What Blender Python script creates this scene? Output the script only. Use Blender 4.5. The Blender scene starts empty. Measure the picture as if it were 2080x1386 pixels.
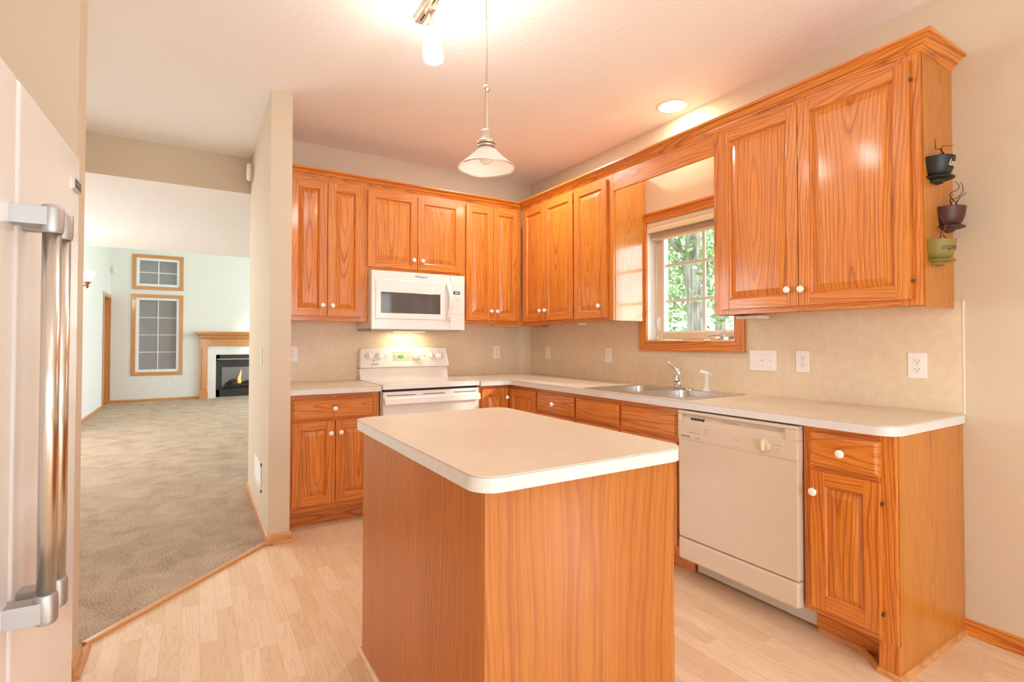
import bpy, bmesh, math, random
from mathutils import Vector, Matrix
random.seed(7)
SC = bpy.context.scene
COL = SC.collection

# ------------------------------------------------------------------ camera, world, light, exposure
YAW, PITCH, ROLL, FPX, CYP = 0.5513, 0.0176, 0.0006, 1044.86, 674.99
CAM = Vector((-2.7729, -4.1615, 1.2211))
_F = Vector((math.sin(YAW)*math.cos(PITCH), math.cos(YAW)*math.cos(PITCH), math.sin(PITCH)))
_R = Vector((math.cos(YAW), -math.sin(YAW), 0)); _U = _R.cross(_F)
_R2 = math.cos(ROLL)*_R + math.sin(ROLL)*_U; _U2 = math.cos(ROLL)*_U - math.sin(ROLL)*_R
cd = bpy.data.cameras.new('camera'); cam = bpy.data.objects.new('camera', cd); COL.objects.link(cam)
cd.sensor_width = 36.0; cd.lens = FPX/2080*36; cd.shift_y = (CYP-693)/2080; cd.clip_start = .02
cam.matrix_world = Matrix(((_R2.x, _U2.x, -_F.x, CAM.x), (_R2.y, _U2.y, -_F.y, CAM.y), (_R2.z, _U2.z, -_F.z, CAM.z), (0, 0, 0, 1)))
SC.camera = cam
SC.view_settings.view_transform = 'Standard'; SC.view_settings.look = 'None'
SC.view_settings.gamma = 1; SC.view_settings.use_curve_mapping = False
SC.view_settings.exposure = -0.02
SC.cycles.diffuse_bounces = 9; SC.cycles.max_bounces = 14
W = bpy.data.worlds.new('world'); SC.world = W; W.use_nodes = True
bg = W.node_tree.nodes['Background']; bg.inputs[0].default_value = (.86, .94, 1, 1); bg.inputs[1].default_value = 6.0

def area(name, loc, direction, sx, sy, power, col, spread=math.pi):
    l = bpy.data.lights.new(name, 'AREA'); l.shape = 'RECTANGLE'; l.size = sx; l.size_y = sy
    l.energy = power; l.color = col; l.spread = spread
    o = bpy.data.objects.new(name, l); COL.objects.link(o); o.location = loc
    o.rotation_euler = Vector(direction).to_track_quat('-Z', 'Y').to_euler(); return o
def point(name, loc, power, col, r=.05):
    l = bpy.data.lights.new(name, 'POINT'); l.energy = power; l.color = col; l.shadow_soft_size = r
    o = bpy.data.objects.new(name, l); COL.objects.link(o); o.location = loc; return o
WARM = (1, .76, .50); WARM2 = (1, .98, .95); DAY = (.86, .93, 1.0); DAYK = (.74, .88, 1.0)
sun = bpy.data.lights.new('sun', 'SUN'); sun.energy = 3.0; sun.angle = math.radians(4); sun.color = (1, .95, .86)
so = bpy.data.objects.new('sun', sun); COL.objects.link(so); so.rotation_euler = Vector((-.62, .75, -.40)).to_track_quat('-Z', 'Y').to_euler()
# daylight in the real window openings (patio door and nook windows behind, tall windows of the great room)
area('daylight_patio_door', (-2.2, -6.93, 1.12), (0, 1, 0), 2.3, 2.0, 17, DAYK)
area('daylight_nook_window', (.75, -6.93, 1.5), (-.25, 1, 0), 1.3, 1.3, 3, DAYK)
area('nook_fill', (-1.6, -5.6, 1.9), (0, 0, -1), .6, .6, 5, WARM2)  # unseen lamp added as warm fill for the ceiling and room
area('fill_behind', (-1.9, -4.75, 2.735), (0, 0, -1), .15, .15, 4, WARM2)  # extra lamp behind the camera, added so floor bounce lifts the ceiling
area('fill_range', (-.75, -1.0, 2.735), (0, 0, -1), .15, .15, 15, WARM2)  # added fill lamp without a fitting, brightens the dim rear ceiling and wall
area('daylight_great_room', (1.14, 6.3, 2.1), (-1, 0, -.05), 3.2, 2.9, 74, (.90, .96, 1))
area('daylight_foyer', (-6.1, 2.2, 1.5), (1, 0, 0), 2.0, 1.8, 62, (1, .95, .88))

# ------------------------------------------------------------------ materials
def new_mat(name):
    m = bpy.data.materials.new(name); m.use_nodes = True
    nt = m.node_tree; b = nt.nodes['Principled BSDF']; return m, nt, b
def setb(b, **k):
    for n, v in k.items():
        n = n.replace('_', ' ')
        if n in b.inputs: b.inputs[n].default_value = v
def node(nt, t, **k):
    n = nt.nodes.new(t)
    for a, v in k.items():
        if a.startswith('i_'): n.inputs[a[2:].replace('_', ' ')].default_value = v
        else: setattr(n, a, v)
    return n
def mth(nt, op, a, b=None, c=None):
    n = nt.nodes.new('ShaderNodeMath'); n.operation = op
    for i, x in enumerate((a, b, c)):
        if x is None: continue
        if isinstance(x, (int, float)): n.inputs[i].default_value = x
        else: nt.links.new(x, n.inputs[i])
    return n.outputs[0]
def ramp(nt, fac, stops):
    r = nt.nodes.new('ShaderNodeValToRGB'); e = r.color_ramp.elements
    while len(e) < len(stops): e.new(.5)
    for x, (p, c) in zip(e, stops): x.position = p; x.color = (*c, 1)
    nt.links.new(fac, r.inputs[0]); return r.outputs[0]
def mixc(nt, fac, a, b, mode='MIX'):
    n = nt.nodes.new('ShaderNodeMix'); n.data_type = 'RGBA'; n.blend_type = mode
    for s, x in ((n.inputs['Factor'], fac), (n.inputs['A'], a), (n.inputs['B'], b)):
        if isinstance(x, (int, float)): s.default_value = x
        elif isinstance(x, tuple): s.default_value = (*x, 1)
        else: nt.links.new(x, s)
    return n.outputs['Result']
def bump(nt, b, h, strength, dist=.01):
    n = nt.nodes.new('ShaderNodeBump'); n.inputs['Strength'].default_value = strength; n.inputs['Distance'].default_value = dist
    nt.links.new(h, n.inputs['Height']); nt.links.new(n.outputs[0], b.inputs['Normal'])
def plain(name, col, rough=.4, metal=0, **k):
    m, nt, b = new_mat(name); setb(b, Base_Color=(*col, 1), Roughness=rough, Metallic=metal, **k)
    no = node(nt, 'ShaderNodeTexNoise', i_Scale=9.0, i_Detail=3.0)
    tc = node(nt, 'ShaderNodeTexCoord'); nt.links.new(tc.outputs['Object'], no.inputs['Vector'])
    d = tuple(c*.965 for c in col)
    nt.links.new(mixc(nt, no.outputs[0], d, col), b.inputs['Base Color']); return m
def glow(name, col, s):
    m, nt, b = new_mat(name); setb(b, Base_Color=(*col, 1), Emission_Color=(*col, 1), Emission_Strength=s, Roughness=.4); return m

def wood(name, light, mid, dark, contrast=1.0, ring=.011, coat=.55, cior=1.55):
    """oak: UV u runs along the grain in metres, v across it, centred on each board"""
    m, nt, b = new_mat(name); L = nt.links
    uv = node(nt, 'ShaderNodeUVMap'); s = node(nt, 'ShaderNodeSeparateXYZ'); L.new(uv.outputs[0], s.inputs[0])
    u, v = s.outputs[0], s.outputs[1]
    def noise(su, sv, sc, det, dist=0):
        c = node(nt, 'ShaderNodeCombineXYZ'); L.new(mth(nt, 'MULTIPLY', u, su), c.inputs[0]); L.new(mth(nt, 'MULTIPLY', v, sv), c.inputs[1])
        n = node(nt, 'ShaderNodeTexNoise', i_Scale=sc, i_Detail=det, i_Distortion=dist); L.new(c.outputs[0], n.inputs['Vector']); return n.outputs[0]
    wob = noise(1.1, 3.0, 1.0, 2.0); wob2 = noise(4.0, 26.0, 1.0, 3.0); hgt = noise(.55, .05, 1.0, 1.0)
    d = mth(nt, 'MULTIPLY_ADD', hgt, .16, -.05)
    r = mth(nt, 'SQRT', mth(nt, 'ADD', mth(nt, 'MULTIPLY', v, v), mth(nt, 'MULTIPLY', d, d)))
    g = mth(nt, 'ADD', mth(nt, 'SUBTRACT', r, mth(nt, 'MULTIPLY', u, .046)), mth(nt, 'MULTIPLY', wob, .085))
    g = mth(nt, 'ADD', g, mth(nt, 'MULTIPLY', wob2, .006))
    n1 = node(nt, 'ShaderNodeTexNoise', i_Scale=38.0, i_Detail=1.0); n1.noise_dimensions = '1D'; L.new(g, n1.inputs['W'])   # uneven ring widths
    g = mth(nt, 'ADD', g, mth(nt, 'MULTIPLY', n1.outputs[0], ring*1.7))
    q = mth(nt, 'DIVIDE', g, ring); fr = mth(nt, 'FRACT', q)
    rg = ramp(nt, fr, [(0, (0, 0, 0)), (.10, (.55, .55, .55)), (.34, (1, 1, 1)), (.68, (.95, .95, .95)), (.90, (.42, .42, .42)), (1, (0, 0, 0))])
    n2 = node(nt, 'ShaderNodeTexWhiteNoise'); n2.noise_dimensions = '1D'; L.new(mth(nt, 'FLOOR', q), n2.inputs['W'])
    pores = noise(5.0, 330.0, 1.0, 3.0)
    pr = ramp(nt, pores, [(.36, (0, 0, 0)), (.56, (1, 1, 1))])
    tone = noise(1.0, 8.0, 1.0, 2.0)
    base = mixc(nt, mth(nt, 'MULTIPLY_ADD', tone, 1.6, -.3), mid, light)
    amp = mth(nt, 'MULTIPLY', mth(nt, 'MULTIPLY_ADD', n2.outputs[0], .55, .45), 1.0*contrast)
    c1 = mixc(nt, mth(nt, 'MULTIPLY', mth(nt, 'SUBTRACT', 1.0, rg), amp), base, dark)
    c2 = mixc(nt, mth(nt, 'MULTIPLY', mth(nt, 'SUBTRACT', 1.0, pr),   .55*contrast), c1, dark)
    L.new(c2, b.inputs['Base Color'])
    setb(b, Roughness=.38, Coat_Weight=coat, Coat_Roughness=.13, Coat_IOR=cior)
    bump(nt, b, mth(nt, 'ADD', mth(nt, 'MULTIPLY', rg, .5), pr), .10, .002); return m

OAK = wood('honey_oak', (.82, .305, .046), (.70, .216, .022), (.32, .062, .006), 1.0, .0165, .42)
OAKP = wood('pale_oak_veneer', (.64, .25, .030), (.54, .18, .015), (.32, .085, .006), .9, .018, .3)
OAKW = wood('varnished_window_side_veneer', (.72, .325, .070), (.62, .24, .036), (.38, .115, .014), 1.0, .013, 1.0, 1.7)
OAKT = wood('golden_oak_trim', (.72, .36, .13), (.60, .27, .08), (.38, .14, .035), .7)
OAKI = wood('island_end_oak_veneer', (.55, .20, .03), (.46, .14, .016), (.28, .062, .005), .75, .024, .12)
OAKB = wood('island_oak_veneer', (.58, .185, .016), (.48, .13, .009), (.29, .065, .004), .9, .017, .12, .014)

def paint(name, col, scale=140, strength=.10, rough=.6):
    m, nt, b = new_mat(name); tc = node(nt, 'ShaderNodeTexCoord')
    n = node(nt, 'ShaderNodeTexNoise', i_Scale=scale, i_Detail=3.0); nt.links.new(tc.outputs['Object'], n.inputs['Vector'])
    n2 = node(nt, 'ShaderNodeTexNoise', i_Scale=1.3, i_Detail=2.0); nt.links.new(tc.outputs['Object'], n2.inputs['Vector'])
    nt.links.new(mixc(nt, n2.outputs[0], tuple(c*.97 for c in col), col), b.inputs['Base Color'])
    setb(b, Roughness=rough); bump(nt, b, n.outputs[0], strength, .004); return m
WALLM = paint('warm_tan_paint', (.66, .555, .42))
WALLG = paint('pale_grey_paint', (.80, .82, .81))
CEILM = paint('knockdown_ceiling', (.93, .92, .915), 64, .6, .8)
def laminate(name, a, bb, rough=.35):
    m, nt, b = new_mat(name); tc = node(nt, 'ShaderNodeTexCoord')
    n = node(nt, 'ShaderNodeTexNoise', i_Scale=26.0, i_Detail=6.0, i_Roughness=.65); nt.links.new(tc.outputs['Object'], n.inputs['Vector'])
    n2 = node(nt, 'ShaderNodeTexNoise', i_Scale=5.0, i_Detail=3.0); nt.links.new(tc.outputs['Object'], n2.inputs['Vector'])
    f = mth(nt, 'ADD', mth(nt, 'MULTIPLY', n.outputs[0], .65), mth(nt, 'MULTIPLY', n2.outputs[0], .35))
    nt.links.new(ramp(nt, f, [(.36, a), (.64, bb)]), b.inputs['Base Color']); setb(b, Roughness=rough); return m
LAMI = laminate('cream_laminate', (.67, .58, .45), (.74, .65, .52))
EDGE = laminate('light_washed_edge_laminate', (.67, .66, .65), (.74, .73, .72))  # cream edge whitened: the cool light on it is put into the colour
SPLA = laminate('tan_backsplash_laminate', (.71, .585, .405), (.79, .665, .48), .4)
SEAM = plain('brown_glue_line', (.13, .075, .04), .7)
WHITE = plain('white_enamel', (.86, .83, .79), .22, Coat_Weight=.3)
FRIDGE = plain('fridge_white', (.86, .86, .87), .20, Coat_Weight=.5, Coat_Roughness=.05)
BISQ = plain('bisque_enamel', (.67, .56, .43), .3, Coat_Weight=.2)
BISQD = plain('bisque_grey', (.60, .52, .42), .6)  # greyer bisque for dishwasher body, toe panel and floor register
PLAST = plain('white_plastic', (.88, .86, .83), .35)
ALMOND = plain('almond_vinyl', (.74, .60, .42), .4)
JAMB = plain('white_jamb', (.88, .90, .94), .4)
KNOB = plain('white_ceramic', (.90, .88, .85), .12, Coat_Weight=.5)
DARK = plain('black_gap', (.015, .013, .012), .6)
GREYT = plain('grey_print', (.42, .38, .34), .6)
INK = plain('dark_print', (.07, .06, .06), .5)
STEEL = plain('brushed_steel', (.62, .60, .58), .28, 1.0)
TUBES = plain('polished_steel_tube', (.72, .68, .63), .24, 1.0)
ALUM = plain('satin_aluminium', (.50, .49, .485), .45, .8)
CHROME = plain('chrome', (.80, .80, .82), .08, 1.0)
NICKEL = plain('brushed_nickel', (.72, .64, .54), .3, .9)
SOFTC = plain('cream_blind_fabric', (.86, .74, .52), .6)
SOFTC2 = plain('beige_blind_stack', (.72, .57, .40), .6)
MWGL = plain('dark_oven_glass', (.10, .088, .076), .05)
SCREEN = plain('black_display', (.012, .012, .014), .15)
LEDG = glow('green_digits', (.05, .95, .12), 1.4); LEDP = plain('green_display_back', (.03, .22, .05), .3)
LEDW = glow('white_digits', (.85, .92, 1), 1.5)
BULBON = glow('lit_opal_glass', (1, .96, .90), 47); BULBH = glow('lit_hall_bowl_glass', (1, .92, .80), 40); RECESS = glow('lit_recessed_lens', (1, .84, .60), 100)
SHADEG, _nt, _b = new_mat('frosted_shade_glass'); _d = node(_nt, 'ShaderNodeBsdfDiffuse', i_Color=(.92, .88, .82, 1)); _tr = node(_nt, 'ShaderNodeBsdfTranslucent', i_Color=(.95, .90, .84, 1)); _ms = node(_nt, 'ShaderNodeMixShader'); _ms.inputs[0].default_value = .3
_nt.links.new(_d.outputs[0], _ms.inputs[1]); _nt.links.new(_tr.outputs[0], _ms.inputs[2]); _nt.links.new(_ms.outputs[0], _nt.nodes['Material Output'].inputs[0])
SHADEIN = plain('white_glass_shade', (.90, .86, .82), .25); BULBOFF = plain('frosted_bulb', (.93, .90, .87), .25)
CUPK = plain('black_glaze', (.010, .0095, .0095), .42); CUPM = plain('maroon_glaze', (.070, .015, .012), .42)
CUPG = plain('olive_glaze', (.25, .19, .035), .5); WIREB = plain('dark_bronze_wire', (.06, .032, .02), .4, .6)
CREAMINK = plain('cream_lettering', (.85, .82, .55), .5)
BRONZE = plain('antique_copper', (.30, .14, .08), .35, .8)
SILL = plain('window_grille_grey', (.74, .75, .78), .4)
SLATE = plain('firebox_black', (.035, .035, .037), .35); FIREIN = plain('firebox_grey_panel', (.20, .20, .21), .4)
LOG = plain('charred_log', (.03, .026, .024), .9); FLAME = glow('gas_flame', (1, .36, .10), 1.6)
MARBLE = laminate('pale_marble', (.76, .77, .76), (.84, .85, .84), .2)
PANEG, _nt, _b = new_mat('grey_evening_glass'); setb(_b, Base_Color=(.30, .30, .315, 1), Roughness=.04)
GLASS, _nt, _b = new_mat('clear_window_glass')
_t = node(_nt, 'ShaderNodeBsdfTransparent'); _g = node(_nt, 'ShaderNodeBsdfGlossy', i_Roughness=.01); _mx = node(_nt, 'ShaderNodeMixShader'); _lw = node(_nt, 'ShaderNodeLayerWeight', i_Blend=.5)
_nt.links.new(mth(_nt, 'MULTIPLY_ADD', mth(_nt, 'POWER', _lw.outputs['Facing'], 4.0), .6, .03), _mx.inputs[0]); _nt.links.new(_t.outputs[0], _mx.inputs[1]); _nt.links.new(_g.outputs[0], _mx.inputs[2]); _nt.links.new(_mx.outputs[0], _nt.nodes['Material Output'].inputs[0])
BARK, _nt, _b = new_mat('grey_bark'); _n = node(_nt, 'ShaderNodeTexNoise', i_Scale=14.0, i_Detail=5.0)
_nt.links.new(ramp(_nt, _n.outputs[0], [(.35, (.12, .11, .10)), (.65, (.36, .34, .32))]), _b.inputs['Base Color']); setb(_b, Roughness=.9)
LEAF, _nt, _b = new_mat('leaf_green'); _oi = node(_nt, 'ShaderNodeTexNoise', i_Scale=3.0, i_Detail=3.0)
_nt.links.new(ramp(_nt, _oi.outputs[0], [(.3, (.13, .24, .085)), (.7, (.42, .54, .29))]), _b.inputs['Base Color']); setb(_b, Roughness=.6)
GRASS, _nt, _b = new_mat('lawn'); _n = node(_nt, 'ShaderNodeTexNoise', i_Scale=6.0, i_Detail=6.0)
_nt.links.new(ramp(_nt, _n.outputs[0], [(.3, (.14, .24, .06)), (.7, (.36, .44, .18))]), _b.inputs['Base Color']); setb(_b, Roughness=.9)

# maple strip laminate floor
FLOORM, nt, b = new_mat('maple_strip_floor'); tc = node(nt, 'ShaderNodeTexCoord'); sp = node(nt, 'ShaderNodeSeparateXYZ'); nt.links.new(tc.outputs['Object'], sp.inputs[0])
cb = node(nt, 'ShaderNodeCombineXYZ'); nt.links.new(sp.outputs[1], cb.inputs[0]); nt.links.new(sp.outputs[0], cb.inputs[1])
def bricks(c1, c2, bias):
    br = node(nt, 'ShaderNodeTexBrick', offset=.37, offset_frequency=2, squash=.72, squash_frequency=3)
    for k, v in (('Color1', (*c1, 1)), ('Color2', (*c2, 1)), ('Mortar', (.60, .42, .27, 1)), ('Scale', 1.0), ('Mortar Size', .0007), ('Mortar Smooth', .1), ('Bias', bias), ('Brick Width', .43), ('Row Height', .067)):
        br.inputs[k].default_value = v
    nt.links.new(cb.outputs[0], br.inputs['Vector']); return br
br = bricks((.74, .53, .335), (.84, .655, .465), 0.0); br2 = bricks((0, 0, 0), (1, 1, 1), 0.0)
cv = node(nt, 'ShaderNodeCombineXYZ'); nt.links.new(mth(nt, 'MULTIPLY_ADD', br2.outputs[0], 7.3, mth(nt, 'MULTIPLY', sp.outputs[1], 2.2)), cv.inputs[0]); nt.links.new(mth(nt, 'MULTIPLY', sp.outputs[0], 26.0), cv.inputs[1])
ng = node(nt, 'ShaderNodeTexNoise', i_Scale=1.0, i_Detail=4.0, i_Distortion=.6); nt.links.new(cv.outputs[0], ng.inputs['Vector'])
wv = mth(nt, 'FRACT', mth(nt, 'MULTIPLY', ng.outputs[0], 7.0))
gr = ramp(nt, wv, [(0, (.86, .82, .77)), (.25, (1, 1, 1)), (.8, (1, 1, 1)), (1, (.86, .82, .77))])
nt.links.new(mixc(nt, .75, br.outputs[0], gr, 'MULTIPLY'), b.inputs['Base Color']); setb(b, Roughness=.33, Coat_Weight=.25, Coat_Roughness=.2)
# cut pile carpet
CARP, nt, b = new_mat('beige_carpet'); tc = node(nt, 'ShaderNodeTexCoord')
n1 = node(nt, 'ShaderNodeTexNoise', i_Scale=120.0, i_Detail=5.0); n2 = node(nt, 'ShaderNodeTexNoise', i_Scale=5.0, i_Detail=4.0, i_Distortion=.8)
for n in (n1, n2): nt.links.new(tc.outputs['Object'], n.inputs['Vector'])
f = mth(nt, 'ADD', mth(nt, 'MULTIPLY', n1.outputs[0], .72), mth(nt, 'MULTIPLY', n2.outputs[0], .28))
nt.links.new(ramp(nt, f, [(.36, (.28, .205, .145)), (.50, (.50, .39, .29)), (.62, (.64, .515, .405))]), b.inputs['Base Color']); setb(b, Roughness=1.0, Specular_IOR_Level=.1)
bump(nt, b, n1.outputs[0], .9, .012)

# ------------------------------------------------------------------ mesh helpers
class MB:
    def __init__(s, mats):
        s.bm = bmesh.new(); s.uv = s.bm.loops.layers.uv.new('UVMap'); s.mats = mats if isinstance(mats, (list, tuple)) else [mats]
        s.T = None
    def setT(s, O, A, N):
        s.T = (Vector(O), Vector(A), Vector(N)); return s
    def P(s, p):
        if s.T is None: return Vector(p)
        O, A, N = s.T; return O + A*p[0] + N*p[1] + Vector((0, 0, p[2]))
    def face(s, pts, mat=0, uvs=None, smooth=False):
        f = s.bm.faces.new([s.bm.verts.new(s.P(p)) for p in pts]); f.material_index = mat; f.smooth = smooth
        if uvs:
            for l, q in zip(f.loops, uvs): l[s.uv].uv = q
        return f
    def hexa(s, p, grain=2, mat=0, off=None, vc=None):
        """8 points: bottom 4 (ccw) then top 4"""
        off = random.uniform(0, 9) if off is None else off
        oth = [i for i in range(3) if i != grain]
        c = []
        for i in range(3):
            e = max(q[i] for q in p)-min(q[i] for q in p)
            c.append(sum(q[i] for q in p)/8 + (random.choice((-1, 1))*random.uniform(.03, .12) if e < .09 else random.uniform(-.025, .025)))
        vs = [s.bm.verts.new(s.P(q)) for q in p]
        for idx in ((0, 1, 2, 3), (4, 5, 6, 7), (0, 1, 5, 4), (1, 2, 6, 5), (2, 3, 7, 6), (3, 0, 4, 7)):
            q = [p[i] for i in idx]
            ext = [max(a[i] for a in q)-min(a[i] for a in q) for i in range(3)]
            e0, e1 = ext[oth[0]], ext[oth[1]]; va = oth[0] if e0 >= e1 else oth[1]
            f = s.bm.faces.new([vs[i] for i in idx]); f.material_index = mat
            for l, i in zip(f.loops, idx): l[s.uv].uv = (p[i][grain]+off, p[i][va]-c[va])
    def box(s, lo, hi, grain=2, mat=0, off=None):
        x0, y0, z0 = [min(a, b) for a, b in zip(lo, hi)]; x1, y1, z1 = [max(a, b) for a, b in zip(lo, hi)]
        s.hexa([(x0, y0, z0), (x1, y0, z0), (x1, y1, z0), (x0, y1, z0), (x0, y0, z1), (x1, y0, z1), (x1, y1, z1), (x0, y1, z1)], grain, mat, off); return s
    def frustum(s, a0, a1, z0, z1, d0, d1, inset, grain=2, mat=0, off=None):
        """pad on a front plane: base rect at depth d0, top rect inset at depth d1 (local a, d, z)"""
        i = inset
        s.hexa([(a0, d0, z0), (a1, d0, z0), (a1, d0, z1), (a0, d0, z1), (a0+i, d1, z0+i), (a1-i, d1, z0+i), (a1-i, d1, z1-i), (a0+i, d1, z1-i)], grain, mat, off)
    def lathe(s, prof, M=Matrix(), seg=32, mat=0, a0=0, a1=2*math.pi, smooth=True):
        full = abs(a1-a0-2*math.pi) < 1e-6; n = seg if full else seg+1
        rings = []
        for r, z in prof:
            if r < 1e-6: rings.append([s.bm.verts.new(M @ Vector((0, 0, z)))]*n)
            else: rings.append([s.bm.verts.new(M @ Vector((r*math.cos(a0+(a1-a0)*k/seg), r*math.sin(a0+(a1-a0)*k/seg), z))) for k in range(n)])
        for ra, rb in zip(rings, rings[1:]):
            for k in range(seg):
                q = [ra[k], ra[(k+1) % n], rb[(k+1) % n], rb[k]]; u = []
                for v in q:
                    if v not in u: u.append(v)
                if len(u) > 2:
                    f = s.bm.faces.new(u); f.smooth = smooth; f.material_index = mat
        return s
    def tube(s, pts, r, seg=10, mat=0, caps=True):
        pts = [Vector(p) for p in pts]; rr = r if isinstance(r, (list, tuple)) else [r]*len(pts); rings = []; up = None
        for i, p in enumerate(pts):
            t = (pts[min(i+1, len(pts)-1)]-pts[max(i-1, 0)]).normalized()
            if up is None: up = Vector((0, 0, 1)) if abs(t.z) < .9 else Vector((1, 0, 0))
            a = t.cross(up).normalized(); b2 = a.cross(t).normalized(); up = b2
            rings.append([s.bm.verts.new(p+(a*math.cos(2*math.pi*k/seg)+b2*math.sin(2*math.pi*k/seg))*rr[i]) for k in range(seg)])
        for ra, rb in zip(rings, rings[1:]):
            for k in range(seg):
                f = s.bm.faces.new([ra[k], ra[(k+1) % seg], rb[(k+1) % seg], rb[k]]); f.smooth = True; f.material_index = mat
        if caps:
            for rg in (rings[0], rings[-1]):
                f = s.bm.faces.new(rg); f.material_index = mat
        return s
    def sweep(s, prof, path, side=1, z=0.0, mat=0, smooth=False):
        """profile [(out, up)] along an xy path with mitred corners; out is to the left (side=1) or right (-1)"""
        n = len(path); offs = []
        for i in range(n):
            p = Vector(path[i]); d0 = (p-Vector(path[i-1])).normalized() if i else None; d1 = (Vector(path[i+1])-p).normalized() if i < n-1 else None
            n0 = Vector((-d0.y, d0.x))*side if d0 else None; n1 = Vector((-d1.y, d1.x))*side if d1 else None
            if n0 is None: offs.append(n1)
            elif n1 is None: offs.append(n0)
            else:
                m = (n0+n1); m = m/(1+n0.dot(n1)); offs.append(m)
        L = 0; rings = []
        for i in range(n):
            if i: L += (Vector(path[i])-Vector(path[i-1])).length
            rings.append((L, [s.bm.verts.new(s.P((path[i][0]+offs[i].x*o, path[i][1]+offs[i].y*o, z+u))) for o, u in prof]))
        k = len(prof)
        for (l0, ra), (l1, rb) in zip(rings, rings[1:]):
            acc = 0
            for j in range(k):
                q = prof[j]; q2 = prof[(j+1) % k]; e = math.hypot(q2[0]-q[0], q2[1]-q[1])
                f = s.bm.faces.new([ra[j], ra[(j+1) % k], rb[(j+1) % k], rb[j]]); f.material_index = mat; f.smooth = smooth
                for lp, c in zip(f.loops, ((l0, acc), (l0, acc+e), (l1, acc+e), (l1, acc))): lp[s.uv].uv = (c[0]+3.1, c[1]-.03)
                acc += e
        for _, rg in (rings[0], rings[-1]):
            f = s.bm.faces.new(rg); f.material_index = mat
        return s
    def slab(s, outline, z0, z1, mat=0, holes=()):
        """vertical prism of an outline with optional rectangular holes"""
        def ring(pts, z):
            vs = [s.bm.verts.new(s.P((x, y, z))) for x, y in pts]; return vs, [s.bm.edges.new((vs[i], vs[(i+1) % len(vs)])) for i in range(len(vs))]
        R = {}
        for z in (z0, z1):
            ed = []; R[z] = []
            for pts in [outline]+list(holes):
                v, e = ring(pts, z); R[z].append(v); ed += e
            g = bmesh.ops.triangle_fill(s.bm, edges=ed, use_beauty=True)
            for f in g['geom']:
                if isinstance(f, bmesh.types.BMFace): f.material_index = mat
        for a, b2 in zip(R[z0], R[z1]):
            for i in range(len(a)):
                f = s.bm.faces.new([a[i], a[(i+1) % len(a)], b2[(i+1) % len(a)], b2[i]]); f.material_index = mat
        return s
    def build(s, name, parent=None, bevel=0, seg=2):
        bmesh.ops.recalc_face_normals(s.bm, faces=s.bm.faces[:])
        me = bpy.data.meshes.new(name)
        root = parent
        while root is not None and root.parent is not None: root = root.parent
        if root is not None: s.bm.transform(Matrix.Translation(-root.location))
        s.bm.to_mesh(me); s.bm.free()
        for m in s.mats: me.materials.append(m)
        o = bpy.data.objects.new(name, me); COL.objects.link(o)
        if parent is not None: o.parent = parent
        if bevel:
            md = o.modifiers.new('bevel', 'BEVEL'); md.width = bevel; md.segments = seg; md.limit_method = 'ANGLE'; md.angle_limit = math.radians(40)
        return o
def thing(name, label, cat, loc, group=None):
    o = bpy.data.objects.new(name, None); COL.objects.link(o); o.location = loc; o['label'] = label; o['category'] = cat
    o.empty_display_size = .05
    if group: o['group'] = group
    return o
def tag(o, label, cat, group=None):
    o['label'] = label; o['category'] = cat
    if group: o['group'] = group
    return o
def struct(o): o['kind'] = 'structure'; return o
def rounded(x0, y0, x1, y1, r, n=8, corners=(1, 1, 1, 1)):
    out = []
    for (cx, cy, a0, on, px, py) in ((x0+r, y0+r, 180, corners[0], x0, y0), (x1-r, y0+r, 270, corners[1], x1, y0), (x1-r, y1-r, 0, corners[2], x1, y1), (x0+r, y1-r, 90, corners[3], x0, y1)):
        if not on: out.append((px, py)); continue
        for k in range(n+1):
            a = math.radians(a0+90*k/n); out.append((cx+r*math.cos(a), cy+r*math.sin(a)))
    return out
def inset_poly(pts, d):
    c = []; n = len(pts)
    for i in range(n):
        p0, p, p1 = Vector(pts[i-1]), Vector(pts[i]), Vector(pts[(i+1) % n]); d0 = (p-p0).normalized(); d1 = (p1-p).normalized()
        n0 = Vector((-d0.y, d0.x)); n1 = Vector((-d1.y, d1.x)); m = (n0+n1)/(1+n0.dot(n1)); q = p+m*d; c.append((q.x, q.y))
    return c
def text(body, size, M, mat, parent, name='lettering', shear=0, wrap=None, depth=.0004, align='CENTER'):
    cu = bpy.data.curves.new('t', 'FONT'); cu.body = body; cu.size = size; cu.align_x = align; cu.align_y = 'CENTER'; cu.shear = shear; cu.extrude = depth
    to = bpy.data.objects.new('t', cu); COL.objects.link(to)
    me = bpy.data.meshes.new_from_object(to.evaluated_get(bpy.context.evaluated_depsgraph_get())); bpy.data.objects.remove(to)
    root = parent
    while root.parent is not None: root = root.parent
    for v in me.vertices:
        v.co = (wrap(v.co) if wrap else (M @ v.co)) - root.location
    me.name = name; me.materials.clear(); me.materials.append(mat)
    o = bpy.data.objects.new(name, me); COL.objects.link(o); o.parent = parent; return o
def frameM(O, A, N):
    A = Vector(A); N = Vector(N); return Matrix(((A.x, 0, N.x, O[0]), (A.y, 0, N.y, O[1]), (A.z, 1, N.z, O[2]), (0, 0, 0, 1)))
BACK = dict(A=(1, 0, 0), N=(0, -1, 0)); SINK = dict(A=(0, -1, 0), N=(-1, 0, 0))

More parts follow.
